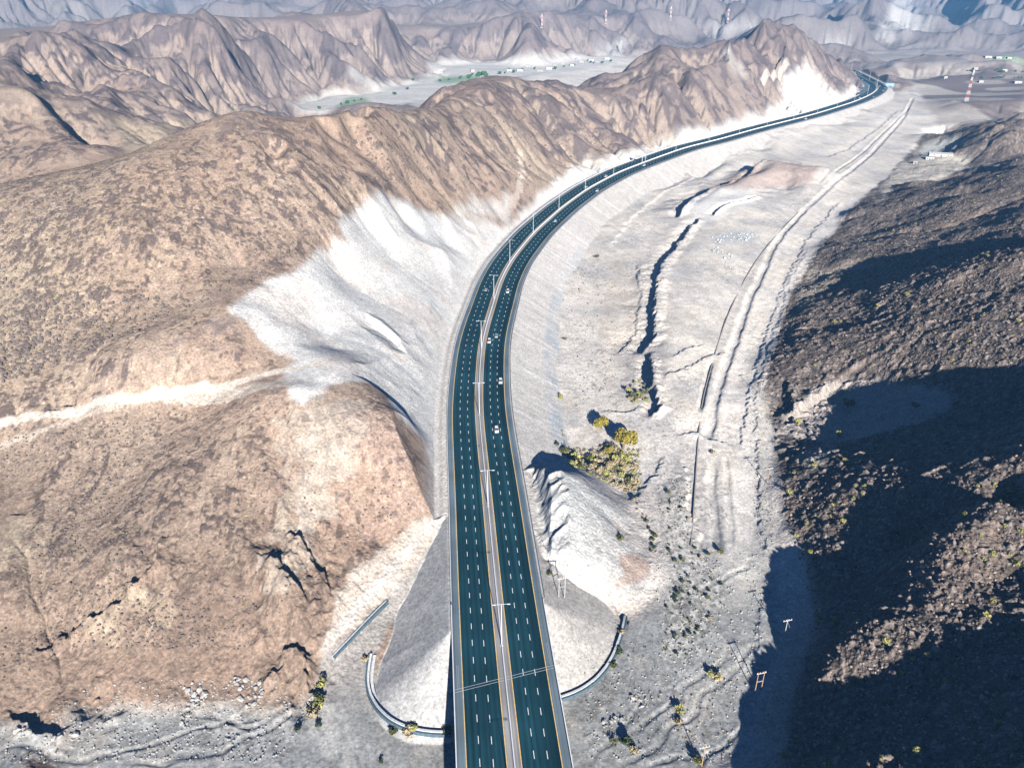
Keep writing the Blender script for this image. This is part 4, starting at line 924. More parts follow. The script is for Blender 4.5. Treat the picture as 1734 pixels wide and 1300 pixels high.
MB().box((0, 0, 5.0), (13, .3, 5.2)).build('sign_panel', simple('pale_blue_sign_face', (.10, .45, .75), .5), sg); MB().box((0, -.22, 5.0), (12.2, .08, .5)).build('white_band', WSG, sg)
tag(sg, 'wide blue road sign beside the far bend', 'road sign')

def lattice(name, base, top_h, wb, wt, bands, mats, label, cat, group=None, arms=(), r=.14, pad=True):
    root = empty(name, base); n = bands
    def cor(k):
        f = k / n; w_ = (wb + (wt - wb) * f) / 2; return [(sx*w_, sy*w_, top_h*f) for sx, sy in ((-1,-1),(1,-1),(1,1),(-1,1))]
    for k in range(n):
        a, b_ = cor(k), cor(k+1); mb = MB()
        for j in range(4):
            mb.tube(a[j], b_[j], r, r, 5); jj = (j+1) % 4
            mb.tube(a[j], b_[jj], r*.6, r*.6, 4); mb.tube(a[jj], b_[j], r*.6, r*.6, 4); mb.tube(b_[j], b_[jj], r*.6, r*.6, 4)
        mb.build('lattice_section', mats[k % len(mats)], root)
    for z, l in arms:
        mb = MB(); mb.tube((-l, 0, z), (l, 0, z), r, r, 5); mb.tube((-l, 0, z), (0, 0, z+l*.35), r*.7, r*.7, 4); mb.tube((l, 0, z), (0, 0, z+l*.35), r*.7, r*.7, 4)
        mb.build('crossarm', mats[0], root)
    if pad: MB().box((0, 0, -.3), (wb+3, wb+3, 1.2)).build('footing', CONC2, root)
    tag(root, label, cat, group); return root
X_, Y_, Z_ = hit([1636], [171.5]); tw = lattice('radio_mast', (X_[0], Y_[0], Z_[0]), 46, 4.6, 1.3, 9, [WTP, REDP], 'red and white banded lattice radio mast on a low mound beyond the wadi', 'radio mast', r=.2)
for z in (40, 44):
    for a in range(3):
        MB().box((1.5*math.cos(a*2.1), 1.5*math.sin(a*2.1), z), (.5, .5, 2.4), a*2.1).build('antenna', WTP, tw)
PINKP = simple('faded_red_paint', (.55, .30, .27), .6)
PYL = [(1135,34,24,'pylon on the pale terrace right of centre in the far hills'),(1025.5,40,24,'pylon above the pale scree in the middle distance'),(917.5,47,22,'pylon standing on the ridge left of the pale scree'),(1050.5,90,30,'slender pylon at the end of the white valley floor'),(1232,38,24,'far pylon above the brown peak')]
for px, py, hh, lab in PYL:
    X_, Y_, Z_ = hit([px], [py]); d_ = math.hypot(X_[0], Y_[0]); hh = max(hh, d_ * .0135)
    lattice('pylon', (X_[0], Y_[0], Z_[0]-.3), hh, hh*.13, hh*.05, 6, [PINKP if py < 60 else GALV, WTP if py < 60 else GALV], 'red and white ' + lab if py < 60 else 'white ' + lab, 'pylon', 'power pylons in the far hills', [(hh*.72, hh*.17), (hh*.85, hh*.14)], r=max(.15, d_*.00012))
# power poles: timber H frames and single poles along the right bank
WOOD = simple('pole_wood', (.34, .22, .13), .8, noise=.15); PALEW = simple('pole_pale', (.40, .38, .36), .8)
def power_pole(px, py, hh, lab, hframe=False, name='power_pole', mat=WOOD):
    X_, Y_, Z_ = hit([px], [py]); root = empty(name, (X_[0], Y_[0], Z_[0] - .1), .25); xs = (-1.1, 1.1) if hframe else (0,)
    for x in xs: MB().tube((x, 0, 0), (x, 0, hh), .17, .12, 7).build('pole', mat, root)
    MB().box((0, 0, hh - .6), (3.4, .2, .24)).build('crossarm', PALEW, root)
    for x in (-1.5, -.5, .5, 1.5): MB().tube((x, 0, hh - .5), (x, 0, hh - .05), .09, .06, 6).build('insulator', CONC, root)
    if hframe: MB().box((0, 0, hh*.55), (2.4, .14, .16)).build('brace', PALEW, root)
    else: MB().tube((.1, 0, hh - .9), (3.2, -1.0, 0), .035, .035, 4).build('stay_wire', GALV, root)
    tag(root, lab, 'power pole', 'power poles along the wadi'); return root
power_pole(1283, 1172, 9.5, 'twin timber power pole at the edge of the shade in the wadi', True)
power_pole(1327, 1082, 9.5, 'power pole standing in the shaded strip at the foot of the dark hills', mat=PALEW)
power_pole(1188, 1297, 9.0, 'power pole at the bottom edge of the picture with its shadow pointing up the wadi')
power_pole(1299, 818, 8.5, 'power pole on the bright wadi bank beside the narrow shaded gully')
power_pole(1284, 664, 8.0, 'power pole by the bank below the dark spur')
power_pole(1128, 1290, 7.0, 'short power pole near the bottom of the picture left of the taller one') if False else None
mast = power_pole(951, 1012, 9.5, 'pale H frame power pole on the bank right of the bridge', True, mat=PALEW)
# ------------------------------------------------------------------ curved gabion toe walls and drains
GAB = simple('gabion_stone', (.55, .57, .58), .9, noise=.25, nscale=1.5, bump=.6); GABD = simple('dark_channel', (.07, .11, .14), .9, noise=.3, nscale=1.0)
def sweep(px, name, mats_prof, label, cat, lift=0.0):
    x, y, z = hit([p[0] for p in px], [p[1] for p in px])
    t = np.arange(len(x)); tt = np.linspace(0, len(x)-1, len(x)*8)
    def sm(a):
        a = np.interp(tt, t, a); k = 6; p = np.pad(a, k, mode='reflect', reflect_type='odd'); return np.convolve(p, np.ones(2*k+1)/(2*k+1), mode='valid')
    x, y, z = sm(x), sm(y), sm(z)
    tx, ty = np.gradient(x), np.gradient(y); n_ = np.hypot(tx, ty); nx, ny = ty/n_, -tx/n_
    root = empty(name, (float(x[0]), float(y[0]), float(z[0])))
    for pname, mat, prof in mats_prof:
        mb = MB(); m = len(prof)
        for i in range(len(x)):
            for o_, h_ in prof: mb.v.append((float(x[i]+nx[i]*o_-x[0]), float(y[i]+ny[i]*o_-y[0]), float(z[i]+h_+lift-z[0])))
        for i in range(len(x)-1):
            for j in range(m-1):
                a = i*m+j; mb.f.append((a, a+1, a+m+1, a+m))
        mb.build(pname, mat, root)
    tag(root, label, cat); return root
two = [('upper_tier', GAB, [(-1.2, -1.5), (-1.2, 1.2), (-.5, 1.2), (-.5, -1.0)]), ('lower_tier', GAB, [(-.1, -1.5), (-.1, .5), (.8, .5), (.8, -1.5)]), ('drain_channel', GABD, [(-1.9, -.4), (-1.85, .9), (-1.25, .9), (-1.25, -.6)])]
sweep([(633,1110),(628,1140),(628,1165),(636,1187),(652,1207),(672,1222),(698,1232),(730,1238),(764,1238)][::-1], 'toe_wall', two, 'curved two tier stone toe wall round the foot of the left embankment', 'toe wall')
sweep([(948,1179),(970,1172),(995,1158),(1015,1140),(1032,1115),(1042,1090),(1050,1065),(1054,1045)][::-1], 'toe_wall', two[:1] + two[2:], 'curved stone toe wall round the foot of the right embankment', 'toe wall')
sweep([(655,1019),(630,1043),(600,1075),(563,1114)], 'drain_wall', [('wall_face', GABD, [(-.9, -.5), (-.9, .9), (-.2, .9), (-.2, -.5)]), ('coping', GAB, [(-.2, -.4), (-.2, 1.0), (.15, 1.0), (.15, -.4)])], 'straight dark drain wall beside the pale track left of the bridge', 'drain')
sweep([(1170,925),(1176,850),(1180,780),(1184,722),(1190,672),(1204,625),(1222,560),(1238,522),(1262,470),(1292,425),(1330,382),(1352,360)], 'boundary_wall', [('wall_body', simple('mud_stone', (.34, .31, .29), .95, noise=.2), [(-.3, -.5), (-.25, .62), (.25, .62), (.3, -.5)])], 'long thin stone wall along the left edge of the wadi track', 'wall')
# ------------------------------------------------------------------ sheds and village houses
PLA = simple('plaster', (.46, .43, .39), .9, noise=.08); ROOFG = simple('sheet_roof', (.50, .50, .50), .6, .2, noise=.06); DOORD = simple('dark_opening', (.04, .045, .05), .8)
def house(px, py, wdt, dep, hgt, rz, lab, name='house', cat='house', grp=None, flat=True):
    X_, Y_, Z_ = hit([px], [py]); root = empty(name, (X_[0], Y_[0], Z_[0] - .3), rz)
    MB().box((0, 0, hgt/2), (wdt, dep, hgt)).build('wall', PLA, root)
    mb = MB()
    if flat: mb.box((0, 0, hgt + .12), (wdt + .5, dep + .5, .28))
    else:
        a, b_ = wdt/2 + .4, dep/2 + .4; mb.add([(-a,-b_,hgt),(a,-b_,hgt),(a,b_,hgt),(-a,b_,hgt),(-a,0,hgt+1.2),(a,0,hgt+1.2)], [(0,1,5,4),(2,3,4,5),(1,2,5),(3,0,4),(3,2,1,0)])
    mb.build('roof', ROOFG, root); MB().box((0, -dep/2 - .03, 1.1), (1.2, .1, 2.2)).build('door', DOORD, root)
    for k in (-.3, .3): MB().box((k*wdt, -dep/2 - .03, hgt*.6), (1.2, .1, 1.0)).build('window', DOORD, root)
    tag(root, lab, cat, grp)
house(1592,264,26,9,3.2,-.25,'long white flat roofed shed at the foot of the dark hills', 'shed', 'shed', None, False)
house(1573,270,9,7,3.0,-.2,'small pale house left of the long white shed')
house(1548,277,5,4,2.4,.1,'tiny pale hut on the terrace edge near the sheds', 'hut', 'hut')
for px, py, wd, lab in [(1722,141,22,'white house right of the radio mast'),(1660,140,14,'pale house just behind the radio mast'),(1600,133,12,'white hut by the wadi left of the mast'),(1672,98,24,'far white house below the blue hills'),(1690,99,20,'second far white house below the blue hills'),(1708,100,16,'rightmost far white house below the blue hills'),(1652,118,12,'white hut beside the far green field'),(1700,121,16,'low white building in the far green field')]:
    house(px, py, wd*.6, wd*.4, 3.6, random.uniform(-.3, .3), lab, grp='houses across the wadi')
vil = [(895,113),(905,116),(880,121),(940,112),(952,109),(968,112),(985,106),(1000,104),(1012,106),(1028,101),(915,121),(930,118),(748,125),(800,122),(815,126),(863,121),(978,101)]
for k, (px, py) in enumerate(vil):
    house(px, py, random.uniform(7, 13), random.uniform(6, 9), random.uniform(3, 5), random.uniform(-.5, .5), 'small white house in the village on the pale valley floor', grp='village houses in the far white valley')

# ------------------------------------------------------------------ plants
def leaf_mat(name, a, b_):
    m, nt, bs = newmat(name); bs.inputs['Roughness'].default_value = .8; bs.inputs['Specular IOR Level'].default_value = .15
    oi = nt.nodes.new('ShaderNodeTexCoord'); nz_ = nt.nodes.new('ShaderNodeTexNoise'); nz_.inputs['Scale'].default_value = 1.6; nz_.inputs['Detail'].default_value = 3
    nt.links.new(oi.outputs['Object'], nz_.inputs['Vector']); cr = nt.nodes.new('ShaderNodeValToRGB'); cr.color_ramp.elements[0].position = .35; cr.color_ramp.elements[1].position = .65
    cr.color_ramp.elements[0].color = a + (1,); cr.color_ramp.elements[1].color = b_ + (1,); nt.links.new(nz_.outputs['Fac'], cr.inputs[0]); nt.links.new(cr.outputs[0], bs.inputs['Base Color']); return m
LEAF = {'yellow': leaf_mat('leaf_yellow_green', (.24, .24, .07), (.43, .40, .15)), 'tree': leaf_mat('leaf_golden_green', (.15, .15, .025), (.40, .30, .06)), 'olive': leaf_mat('leaf_olive', (.07, .085, .03), (.17, .165, .065)),
        'straw': leaf_mat('leaf_straw', (.27, .22, .13), (.46, .38, .24)), 'dark': leaf_mat('leaf_dark_green', (.025, .045, .025), (.07, .095, .045)), 'palm': leaf_mat('leaf_palm', (.03, .10, .05), (.06, .17, .08))}
BARK = simple('bark', (.16, .11, .075), .9, noise=.2)
def crown_mb(rad, hgt, n, seed, leaf, flat=.75, lobes=7, base=.15):
    R_ = np.random.default_rng(seed); mb = MB(); cs = []
    for k in range(lobes):
        a = R_.uniform(0, 6.28); rr = rad * R_.uniform(.1, .62); cs.append((rr*math.cos(a), rr*math.sin(a), hgt * R_.uniform(.42, .78), rad * R_.uniform(.35, .55)))
    for k in range(n):
        c = cs[R_.integers(lobes)]; dvec = R_.normal(size=3); dvec /= np.linalg.norm(dvec); rr = c[3] * R_.uniform(.55, 1.05)
        p = np.array([c[0] + dvec[0]*rr, c[1] + dvec[1]*rr, max(hgt*base, c[2] + dvec[2]*rr*flat)])
        nrm = dvec + R_.normal(size=3) * .6; nrm /= np.linalg.norm(nrm); t1 = np.cross(nrm, R_.normal(size=3)); t1 /= np.linalg.norm(t1); t2 = np.cross(nrm, t1); s1 = leaf * R_.uniform(.6, 1.3); s2 = s1 * R_.uniform(.45, .8)
        mb.add([p - t1*s1, p - t2*s2, p + t1*s1, p + t2*s2], [(0, 1, 2, 3)])
    return mb, cs
def make_plant(kind, rad, hgt, n, seed, leaf, trunk):
    root = empty(kind[0], (0, 0, 0)); mb, cs = crown_mb(rad, hgt, n, seed, leaf, base=.25 if trunk else .04); mb.build('crown' if trunk else 'foliage', LEAF[kind[1]], root)
    st = MB()
    if trunk:
        st.tube((0, 0, -.3), (rad*.06, 0, hgt*.45), rad*.09, rad*.06, 7)
        for c in cs: st.tube((rad*.06, 0, hgt*.38), (c[0]*.8, c[1]*.8, c[2]), rad*.045, rad*.015, 5)
    else:
        for c in cs[:5]: st.tube((0, 0, -.15), (c[0]*.9, c[1]*.9, c[2]), rad*.05, rad*.02, 4)
    st.build('trunk' if trunk else 'stem', BARK, root); return root
PROTO = {}
def plant(key, x, y, z, scale, label, cat, group=None, rz=None):
    spec = {'tree': (('tree', 'tree'), 5.0, 7.0, 2600, .42, True), 'darktree': (('tree', 'dark'), 3.6, 4.6, 1500, .34, True), 'palm': (('tree', 'palm'), 4.0, 6.0, 380, .9, True), 'yshrub': (('shrub', 'yellow'), 1.0, 1.25, 210, .20, False), 'oshrub': (('shrub', 'olive'), 1.0, 1.1, 190, .20, False),
            'sshrub': (('shrub', 'straw'), 1.0, 1.0, 190, .20, False), 'dshrub': (('shrub', 'dark'), 1.0, 1.0, 190, .20, False)}[key]
    vs = PROTO.setdefault(key, []); nvar = 3
    if len(vs) < nvar:
        o_ = make_plant(spec[0], spec[1], spec[2], spec[3], 40 + 7*len(vs) + len(key), spec[4], spec[5]); vs.append(o_)
    else: o_ = copy_tree(random.choice(vs))
    o_.location = (float(x), float(y), float(z)); o_.rotation_euler = (0, 0, random.uniform(0, 6.28) if rz is None else rz); o_.scale = (scale,) * 3
    tag(o_, label, cat, group); return o_
def plant_px(key, px, py, scale, label, cat, group=None):
    X_, Y_, Z_ = hit([px], [py]); return plant(key, X_[0], Y_[0], Z_[0] - .05, scale, label, cat, group)
plant_px('tree', 1055, 760, 1.5, 'largest golden green tree beside the reed thicket in the wadi', 'tree')
plant_px('tree', 1019, 726, 1.0, 'smaller golden green tree behind the largest one in the wadi', 'tree')
plant_px('tree', 1031, 768, .6, 'low tree squeezed between the two golden trees', 'tree')
plant_px('darktree', 1435, 688, 1.0, 'round dark green tree alone on the pale outcrop of the dark hills', 'tree')
for px, py, s, key, lab in [(1215,1150,2.6,'sshrub','straw coloured bush with a long shadow beside a power pole shadow'),(1205,1146,2.0,'yshrub','yellow green bush touching the straw bush in the wadi'),(1150,1206,2.0,'yshrub','yellow green bush near the lower end of the wadi'),(1148,1222,1.7,'sshrub','straw bush just below the yellow green bush'),
        (1060,1258,2.6,'dshrub','dark bush with a black shadow at the bottom right of the bridge'),(1074,1274,1.6,'sshrub','straw tuft at the foot of the dark bush'),(1182,1292,2.2,'oshrub','olive bush at the bottom edge under the power pole'),(1040,1128,1.8,'oshrub','olive bush below the right toe wall'),(1046,1105,1.9,'dshrub','dark bush against the right toe wall'),(1053,1072,1.6,'sshrub','dry brown bush at the upper end of the right toe wall'),
        (545,1163,2.1,'yshrub','yellow green bush at the end of the pale track'),(541,1186,2.4,'oshrub','olive bush in the row below the pale track'),(531,1208,3.0,'sshrub','large straw bush lowest in the row below the pale track'),(537,1196,2.4,'yshrub','yellow bush in the middle of the row below the pale track'),(503,1236,1.4,'dshrub','small dark bush left of the bush row'),(540,1228,1.2,'dshrub','small dark bush right of the bush row'),
        (690,1243,2.6,'sshrub','straw bush in front of the left toe wall'),(668,1240,2.0,'oshrub','olive bush left of the straw bush at the toe wall'),(702,1236,1.8,'yshrub','yellow bush leaning on the left toe wall'),(757,1238,2.2,'dshrub','dark green bush where the toe wall meets the bridge'),(619,1118,1.5,'sshrub','dry bush at the upper end of the left toe wall'),(645,1290,1.0,'dshrub','single dark shrub near the bottom edge left of the bridge'),
        (1010,436,2.4,'oshrub','round olive shrub at the foot of the embankment on the curve'),(949,676,2.0,'yshrub','yellow shrub at the foot of the embankment'),(943,754,1.8,'dshrub','dark shrub at the corner of the shaded hollow'),(955,575,1.4,'oshrub','olive shrub halfway along the embankment toe'),(982,492,1.5,'sshrub','straw shrub where the embankment bends'),
        (1049,913,2.0,'oshrub','olive shrub on the slope of the white hillock'),(1206,768,1.5,'sshrub','golden shrub at the top of the lower ditch'),(1220,936,1.8,'oshrub','olive shrub at the end of the lower ditch'),(1350,718,2.4,'yshrub','pale yellow bush below the pale outcrop'),(1420,738,2.0,'yshrub','pale green bush at the shadow edge on the outcrop'),(1550,690,2.2,'dshrub','dark shrub in the shade of the outcrop'),(930,972,1.4,'oshrub','small olive shrub at the road edge by the H frame pole'),(1040,1258,1.4,'oshrub','olive shrub by the small rubble heap')]:
    plant_px(key, px, py, s, lab, 'shrub', None)
def scatter_px(poly, n, seed):
    R_ = np.random.default_rng(seed); xs = [p[0] for p in poly]; ys = [p[1] for p in poly]; out = []
    while len(out) < n:
        p = np.stack([R_.uniform(min(xs), max(xs), 4*n), R_.uniform(min(ys), max(ys), 4*n)], 1); m = inpoly(poly, p[:, 0], p[:, 1]); out += [tuple(q) for q in p[m]]
    return out[:n]
BLOT = []
def patch(poly, n, keys, smin, smax, label, group, seed):
    pts = scatter_px(poly, n, seed); X_, Y_, Z_ = hit([p[0] for p in pts], [p[1] for p in pts])
    for i, (x, y, z) in enumerate(zip(X_, Y_, Z_)):
        k = random.choice(keys); s = smin + (smax - smin) * random.random() ** 1.8
        plant(k, x, y, z - .05, s, label[k] if isinstance(label, dict) else label, 'shrub', group)
patch([(945,760),(960,768),(1000,770),(1035,745),(1060,780),(1085,800),(1085,825),(1060,832),(1030,815),(990,795),(960,785)], 76, ['sshrub','sshrub','yshrub','oshrub','sshrub'], 1.5, 3.0, {'sshrub':'straw coloured reed clump in the thicket below the golden trees','yshrub':'yellow green clump in the thicket below the golden trees','oshrub':'olive clump in the thicket below the golden trees'}, 'thicket below the golden trees', 1)
patch([(1050,668),(1078,645),(1098,650),(1100,680),(1075,684)], 26, ['yshrub','sshrub','oshrub'], 1.1, 2.1, {'yshrub':'yellow green shrub in the clump under the terrace bank','sshrub':'straw shrub in the clump under the terrace bank','oshrub':'olive shrub in the clump under the terrace bank'}, 'clump under the terrace bank', 2)
patch([(1110,830),(1150,790),(1165,800),(1170,900),(1215,960),(1225,1010),(1200,1070),(1170,1110),(1120,1110),(1130,1020),(1140,960),(1115,900)], 56, ['dshrub','oshrub','sshrub','dshrub'], .55, 1.4, {'dshrub':'dark low shrub among the stones of the middle wadi','oshrub':'olive low shrub among the stones of the middle wadi','sshrub':'straw low shrub among the stones of the middle wadi'}, 'low shrubs of the middle wadi', 3)
patch([(1075,835),(1090,860),(1110,900),(1105,960),(1095,900),(1070,850)], 18, ['dshrub','oshrub','sshrub'], .6, 1.6, {'dshrub':'dark shrub along the right foot of the white hillock','oshrub':'olive shrub along the right foot of the white hillock','sshrub':'straw shrub along the right foot of the white hillock'}, 'shrubs at the foot of the white hillock', 4)
YB = [(1378,788),(1431,782),(1448,825),(1463,824),(1482,830),(1460,840),(1444,846),(1420,850),(1410,856),(1407,875),(1358,870),(1380,874),(1366,887),(1428,885),(1348,909),(1374,936),(1337,836),(1344,801),(1700,891),(1660,908),(1634,934),(1664,948),(1681,941),(1710,941),(1720,956),(1727,902),(1628,869),(1631,876),(1708,834),(1683,823),(1656,824),(1412,1050),(1386,1056),(1384,1045),(1501,1090),(1526,1141),(1544,1118),(1571,1112),(1599,1155),(1670,1045),(1681,1020),(1325,1280),(1349,1248),(1688,1223),(1551,1275),(1492,1284),(1401,1298),(1380,620),(1412,546),(1424,545),(1536,501),(1541,495),(1460,600),(1486,519),(1468,415),(1458,409),(1500,389),(1512,392),(1630,418),(1666,535),(1724,545),(1660,560),(1584,565),(1612,612),(1630,440),(1673,435),(1545,433),(1640,580),(1700,600),(1480,560),(1430,470),(1550,380),(1600,330),(1650,345),(1690,300)]
X_, Y_, Z_ = hit([p[0] for p in YB], [p[1] for p in YB])
for x, y, z in zip(X_, Y_, Z_): plant('yshrub', x, y, z - .05, random.uniform(.75, 1.6), 'bright yellow green shrub dotted over the dark stony hills', 'shrub', 'yellow shrubs on the dark hills')
def scrub(specs, seed):
    """the uncountable small tufts: one loose mesh of leaf-sized faces per tuft, all in one object"""
    R_ = np.random.default_rng(seed); mb = {k: MB() for k in ('yellow', 'olive', 'straw')}
    VV, FF, MI, k = [], [], [], 0; names = ['yellow', 'olive', 'straw', 'dark']
    for poly, n, smin, smax, ks in specs:
        pts = scatter_px(poly, n, seed + n); X_, Y_, Z_ = hit([q[0] for q in pts], [q[1] for q in pts])
        for x, y, z in zip(X_, Y_, Z_):
            s = smin + (smax - smin) * R_.random() ** 2; mi = names.index(ks[R_.integers(len(ks))]); m = 16
            d = R_.normal(size=(m, 3)); d /= np.linalg.norm(d, axis=1)[:, None]; d[:, 2] = np.abs(d[:, 2]) * .9
            c = d * R_.uniform(.4, .9, (m, 1)) * s; a = R_.normal(size=(m, 3)); a /= np.linalg.norm(a, axis=1)[:, None]; b_ = np.cross(a, d); l = s * .33
            q = np.stack([c - a*l, c - b_*l*.7, c + a*l, c + b_*l*.7], 1) + (x, y, z + s*.05); VV.append(q.reshape(-1, 3))
            FF.append(np.arange(4*m).reshape(m, 4) + k); MI += [mi] * m; k += 4*m
    me = bpy.data.meshes.new('scrub'); me.from_pydata(np.concatenate(VV).tolist(), [], np.concatenate(FF).tolist())
    for nme in names: me.materials.append(LEAF[nme])
    me.polygons.foreach_set('material_index', np.array(MI, np.int32)); ob = bpy.data.objects.new('scrub', me); COL.objects.link(ob); tag(ob, 'countless tiny desert tufts over the hills and the wadi gravel', 'scrub', kind='stuff')
scrub([([(0,330),(420,200),(640,330),(380,520),(0,660)], 420, .4, 1.0, ['yellow', 'olive']), ([(0,740),(300,700),(600,720),(690,820),(560,920),(480,1080),(150,1100),(0,1180)], 420, .25, .7, ['yellow', 'olive', 'dark']),
       ([(950,480),(990,440),(1060,420),(1090,560),(1060,640),(960,700),(955,600)], 420, .3, .85, ['straw', 'olive', 'straw', 'dark']), ([(1110,830),(1150,790),(1165,800),(1170,900),(1215,960),(1225,1010),(1200,1070),(1170,1110),(1120,1110),(1130,1020),(1140,960),(1115,900)], 380, .25, .7, ['dark', 'olive', 'straw']),
       ([(1340,1300),(1345,1190),(1380,1040),(1330,860),(1320,800),(1734,770),(1734,1300)], 260, .2, .5, ['yellow', 'olive']), ([(1310,620),(1340,500),(1450,360),(1734,250),(1734,620)], 330, .3, .7, ['yellow', 'olive']),
       ([(1260,600),(1290,620),(1310,760),(1310,930),(1290,960),(1270,760)], 160, .25, .6, ['dark', 'olive']), ([(945,700),(960,760),(1085,760),(1085,830),(1060,835),(960,785)], 700, .5, 1.3, ['straw', 'straw', 'yellow', 'olive']), ([(980,1100),(1100,1010),(1250,1100),(1250,1290),(1000,1290)], 200, .2, .6, ['dark', 'straw']),
       ([(300,1130),(560,1130),(500,1290),(0,1290),(0,1230)], 120, .2, .6, ['dark', 'olive']), ([(600,200),(1100,150),(1140,230),(900,330),(700,330)], 260, .4, 1.0, ['olive', 'dark'])], 77)
for k, (px, py) in enumerate([(862,120),(870,124),(846,126),(855,125),(905,118),(885,119),(940,118),(955,114),(972,112),(1005,108),(1020,108),(812,133),(820,131),(800,128),(700,137),(690,152),(668,161),(540,185),(612,170),(600,172),(588,176),(578,178),(760,136),(780,134),(795,135),(745,138),(1000,107),(1034,105)]):
    plant_px('palm', px, py, random.uniform(.6, 1.2), 'green tree by the fields on the pale far valley floor', 'tree', 'trees on the far valley floor')
for k in range(26):
    px = random.uniform(1630, 1732); py = random.choice([121, 123, 131, 133]) + random.uniform(-1, 1); plant_px('palm', px, py, random.uniform(.5, .9), 'green tree in the hedge row of the far field beyond the mast', 'tree', 'trees in the far field rows')

# ------------------------------------------------------------------ boulders and rubble
def rock_v(seed, rough=.28):
    R_ = np.random.default_rng(seed)
    ph = (1 + 5 ** .5) / 2; v = np.array([(-1,ph,0),(1,ph,0),(-1,-ph,0),(1,-ph,0),(0,-1,ph),(0,1,ph),(0,-1,-ph),(0,1,-ph),(ph,0,-1),(ph,0,1),(-ph,0,-1),(-ph,0,1)], float); v /= np.linalg.norm(v[0])
    f = [(0,11,5),(0,5,1),(0,1,7),(0,7,10),(0,10,11),(1,5,9),(5,11,4),(11,10,2),(10,7,6),(7,1,8),(3,9,4),(3,4,2),(3,2,6),(3,6,8),(3,8,9),(4,9,5),(2,4,11),(6,2,10),(8,6,7),(9,8,1)]
    v = v * (1 + R_.uniform(-rough, rough, (12, 1))) * np.array([1, R_.uniform(.65, 1), R_.uniform(.5, .8)]); return v, f
ROCKS = [rock_v(s) for s in range(8)]
RK = {'pale': simple('pale_rock', (.33, .315, .30), .95, noise=.15, nscale=2), 'blue': simple('blue_grey_rock', (.40, .45, .48), .95, noise=.2, nscale=2), 'brown': simple('brown_rock', (.30, .24, .20), .95, noise=.2, nscale=2), 'dark': simple('dark_rock', (.13, .105, .095), .95, noise=.25, nscale=2)}
RKME = {}
for k, m in RK.items():
    RKME[k] = []
    for i, (v, f) in enumerate(ROCKS[:4]):
        me = bpy.data.meshes.new('boulder'); me.from_pydata(v.tolist(), [], f); me.materials.append(m); RKME[k].append(me)
def boulders(poly, n, kind, smin, smax, label, group, seed):
    pts = scatter_px(poly, n, seed); X_, Y_, Z_ = hit([p[0] for p in pts], [p[1] for p in pts])
    for x, y, z in zip(X_, Y_, Z_):
        ob = bpy.data.objects.new('boulder', random.choice(RKME[kind])); COL.objects.link(ob); s = smin + (smax - smin) * random.random() ** 2
        ob.location = (float(x), float(y), float(z) + s*.15); ob.scale = (s,) * 3; ob.rotation_euler = (random.uniform(-.4, .4), random.uniform(-.4, .4), random.uniform(0, 6.28)); tag(ob, label, 'boulder', group)
boulders([(1205,402),(1240,390),(1282,398),(1265,410),(1212,412)], 55, 'blue', .6, 1.7, 'blue grey boulder in the heap beside the wadi track', 'blue grey boulder heap', 21)
boulders([(1205,418),(1225,420),(1262,445),(1235,455),(1215,440)], 40, 'blue', .5, 1.4, 'blue grey boulder in the lower heap on the terrace', 'lower boulder heap', 22)
boulders([(310,1160),(345,1148),(350,1175),(315,1240),(300,1215)], 45, 'pale', .4, 1.3, 'pale boulder in the pile at the foot of the near left hill', 'pale boulder pile under the near hill', 23)
boulders([(385,1145),(450,1155),(445,1190),(420,1200),(400,1175)], 45, 'pale', .4, 1.3, 'pale boulder in the right hand pile under the ribbed crag', 'pale boulder pile under the crag', 24)
boulders([(1060,1180),(1085,1165),(1102,1180),(1082,1205)], 25, 'pale', .35, .9, 'pale stone in the little heap on the wadi bed', 'little stone heap', 25)
boulders([(1010,1225),(1030,1215),(1060,1210),(1055,1222),(1020,1232)], 25, 'pale', .35, .9, 'pale stone in the long heap beside the bridge', 'long stone heap', 26)
boulders([(0,1215),(60,1240),(130,1245),(140,1225),(100,1255),(40,1250)], 30, 'pale', .5, 1.4, 'pale boulder under the dark bank at bottom left', 'boulders under the bank', 27)
def rubble(poly_list, name, mat, label, seed):
    VV = []; FF = []; k = 0; R_ = np.random.default_rng(seed)
    for poly, n, smin, smax in poly_list:
        pts = scatter_px(poly, n, seed + n); X_, Y_, Z_ = hit([p[0] for p in pts], [p[1] for p in pts])
        for x, y, z in zip(X_, Y_, Z_):
            v, f = ROCKS[R_.integers(8)]; s = smin + (smax - smin) * R_.random() ** 2.5; a = R_.uniform(0, 6.28); c_, s_ = math.cos(a), math.sin(a)
            q = np.stack([v[:, 0]*c_ - v[:, 1]*s_, v[:, 0]*s_ + v[:, 1]*c_, v[:, 2]], 1) * s + (x, y, z + s*.15); VV.append(q); FF.append(np.array(f) + k); k += 12
    me = bpy.data.meshes.new(name); me.from_pydata(np.concatenate(VV).tolist(), [], np.concatenate(FF).tolist()); me.materials.append(mat); ob = bpy.data.objects.new(name, me); COL.objects.link(ob); tag(ob, label, 'rubble', kind='stuff')
rubble([([(1330,1300),(1345,1190),(1380,1040),(1330,860),(1320,800),(1734,770),(1734,1300)], 3600, .25, .95), ([(1310,620),(1340,500),(1450,360),(1734,250),(1734,620)], 2200, .3, .9)], 'dark_rubble', RK['dark'], 'countless dark stones strewn over the right hand hills', 31)
rubble([([(1330,1300),(1345,1190),(1380,1040),(1330,860),(1320,800),(1734,770),(1734,1300)], 900, .2, .75), ([(1310,620),(1340,500),(1450,360),(1734,250),(1734,620)], 500, .3, .8)], 'brown_rubble', RK['brown'], 'paler brown stones scattered over the right hand hills', 32)
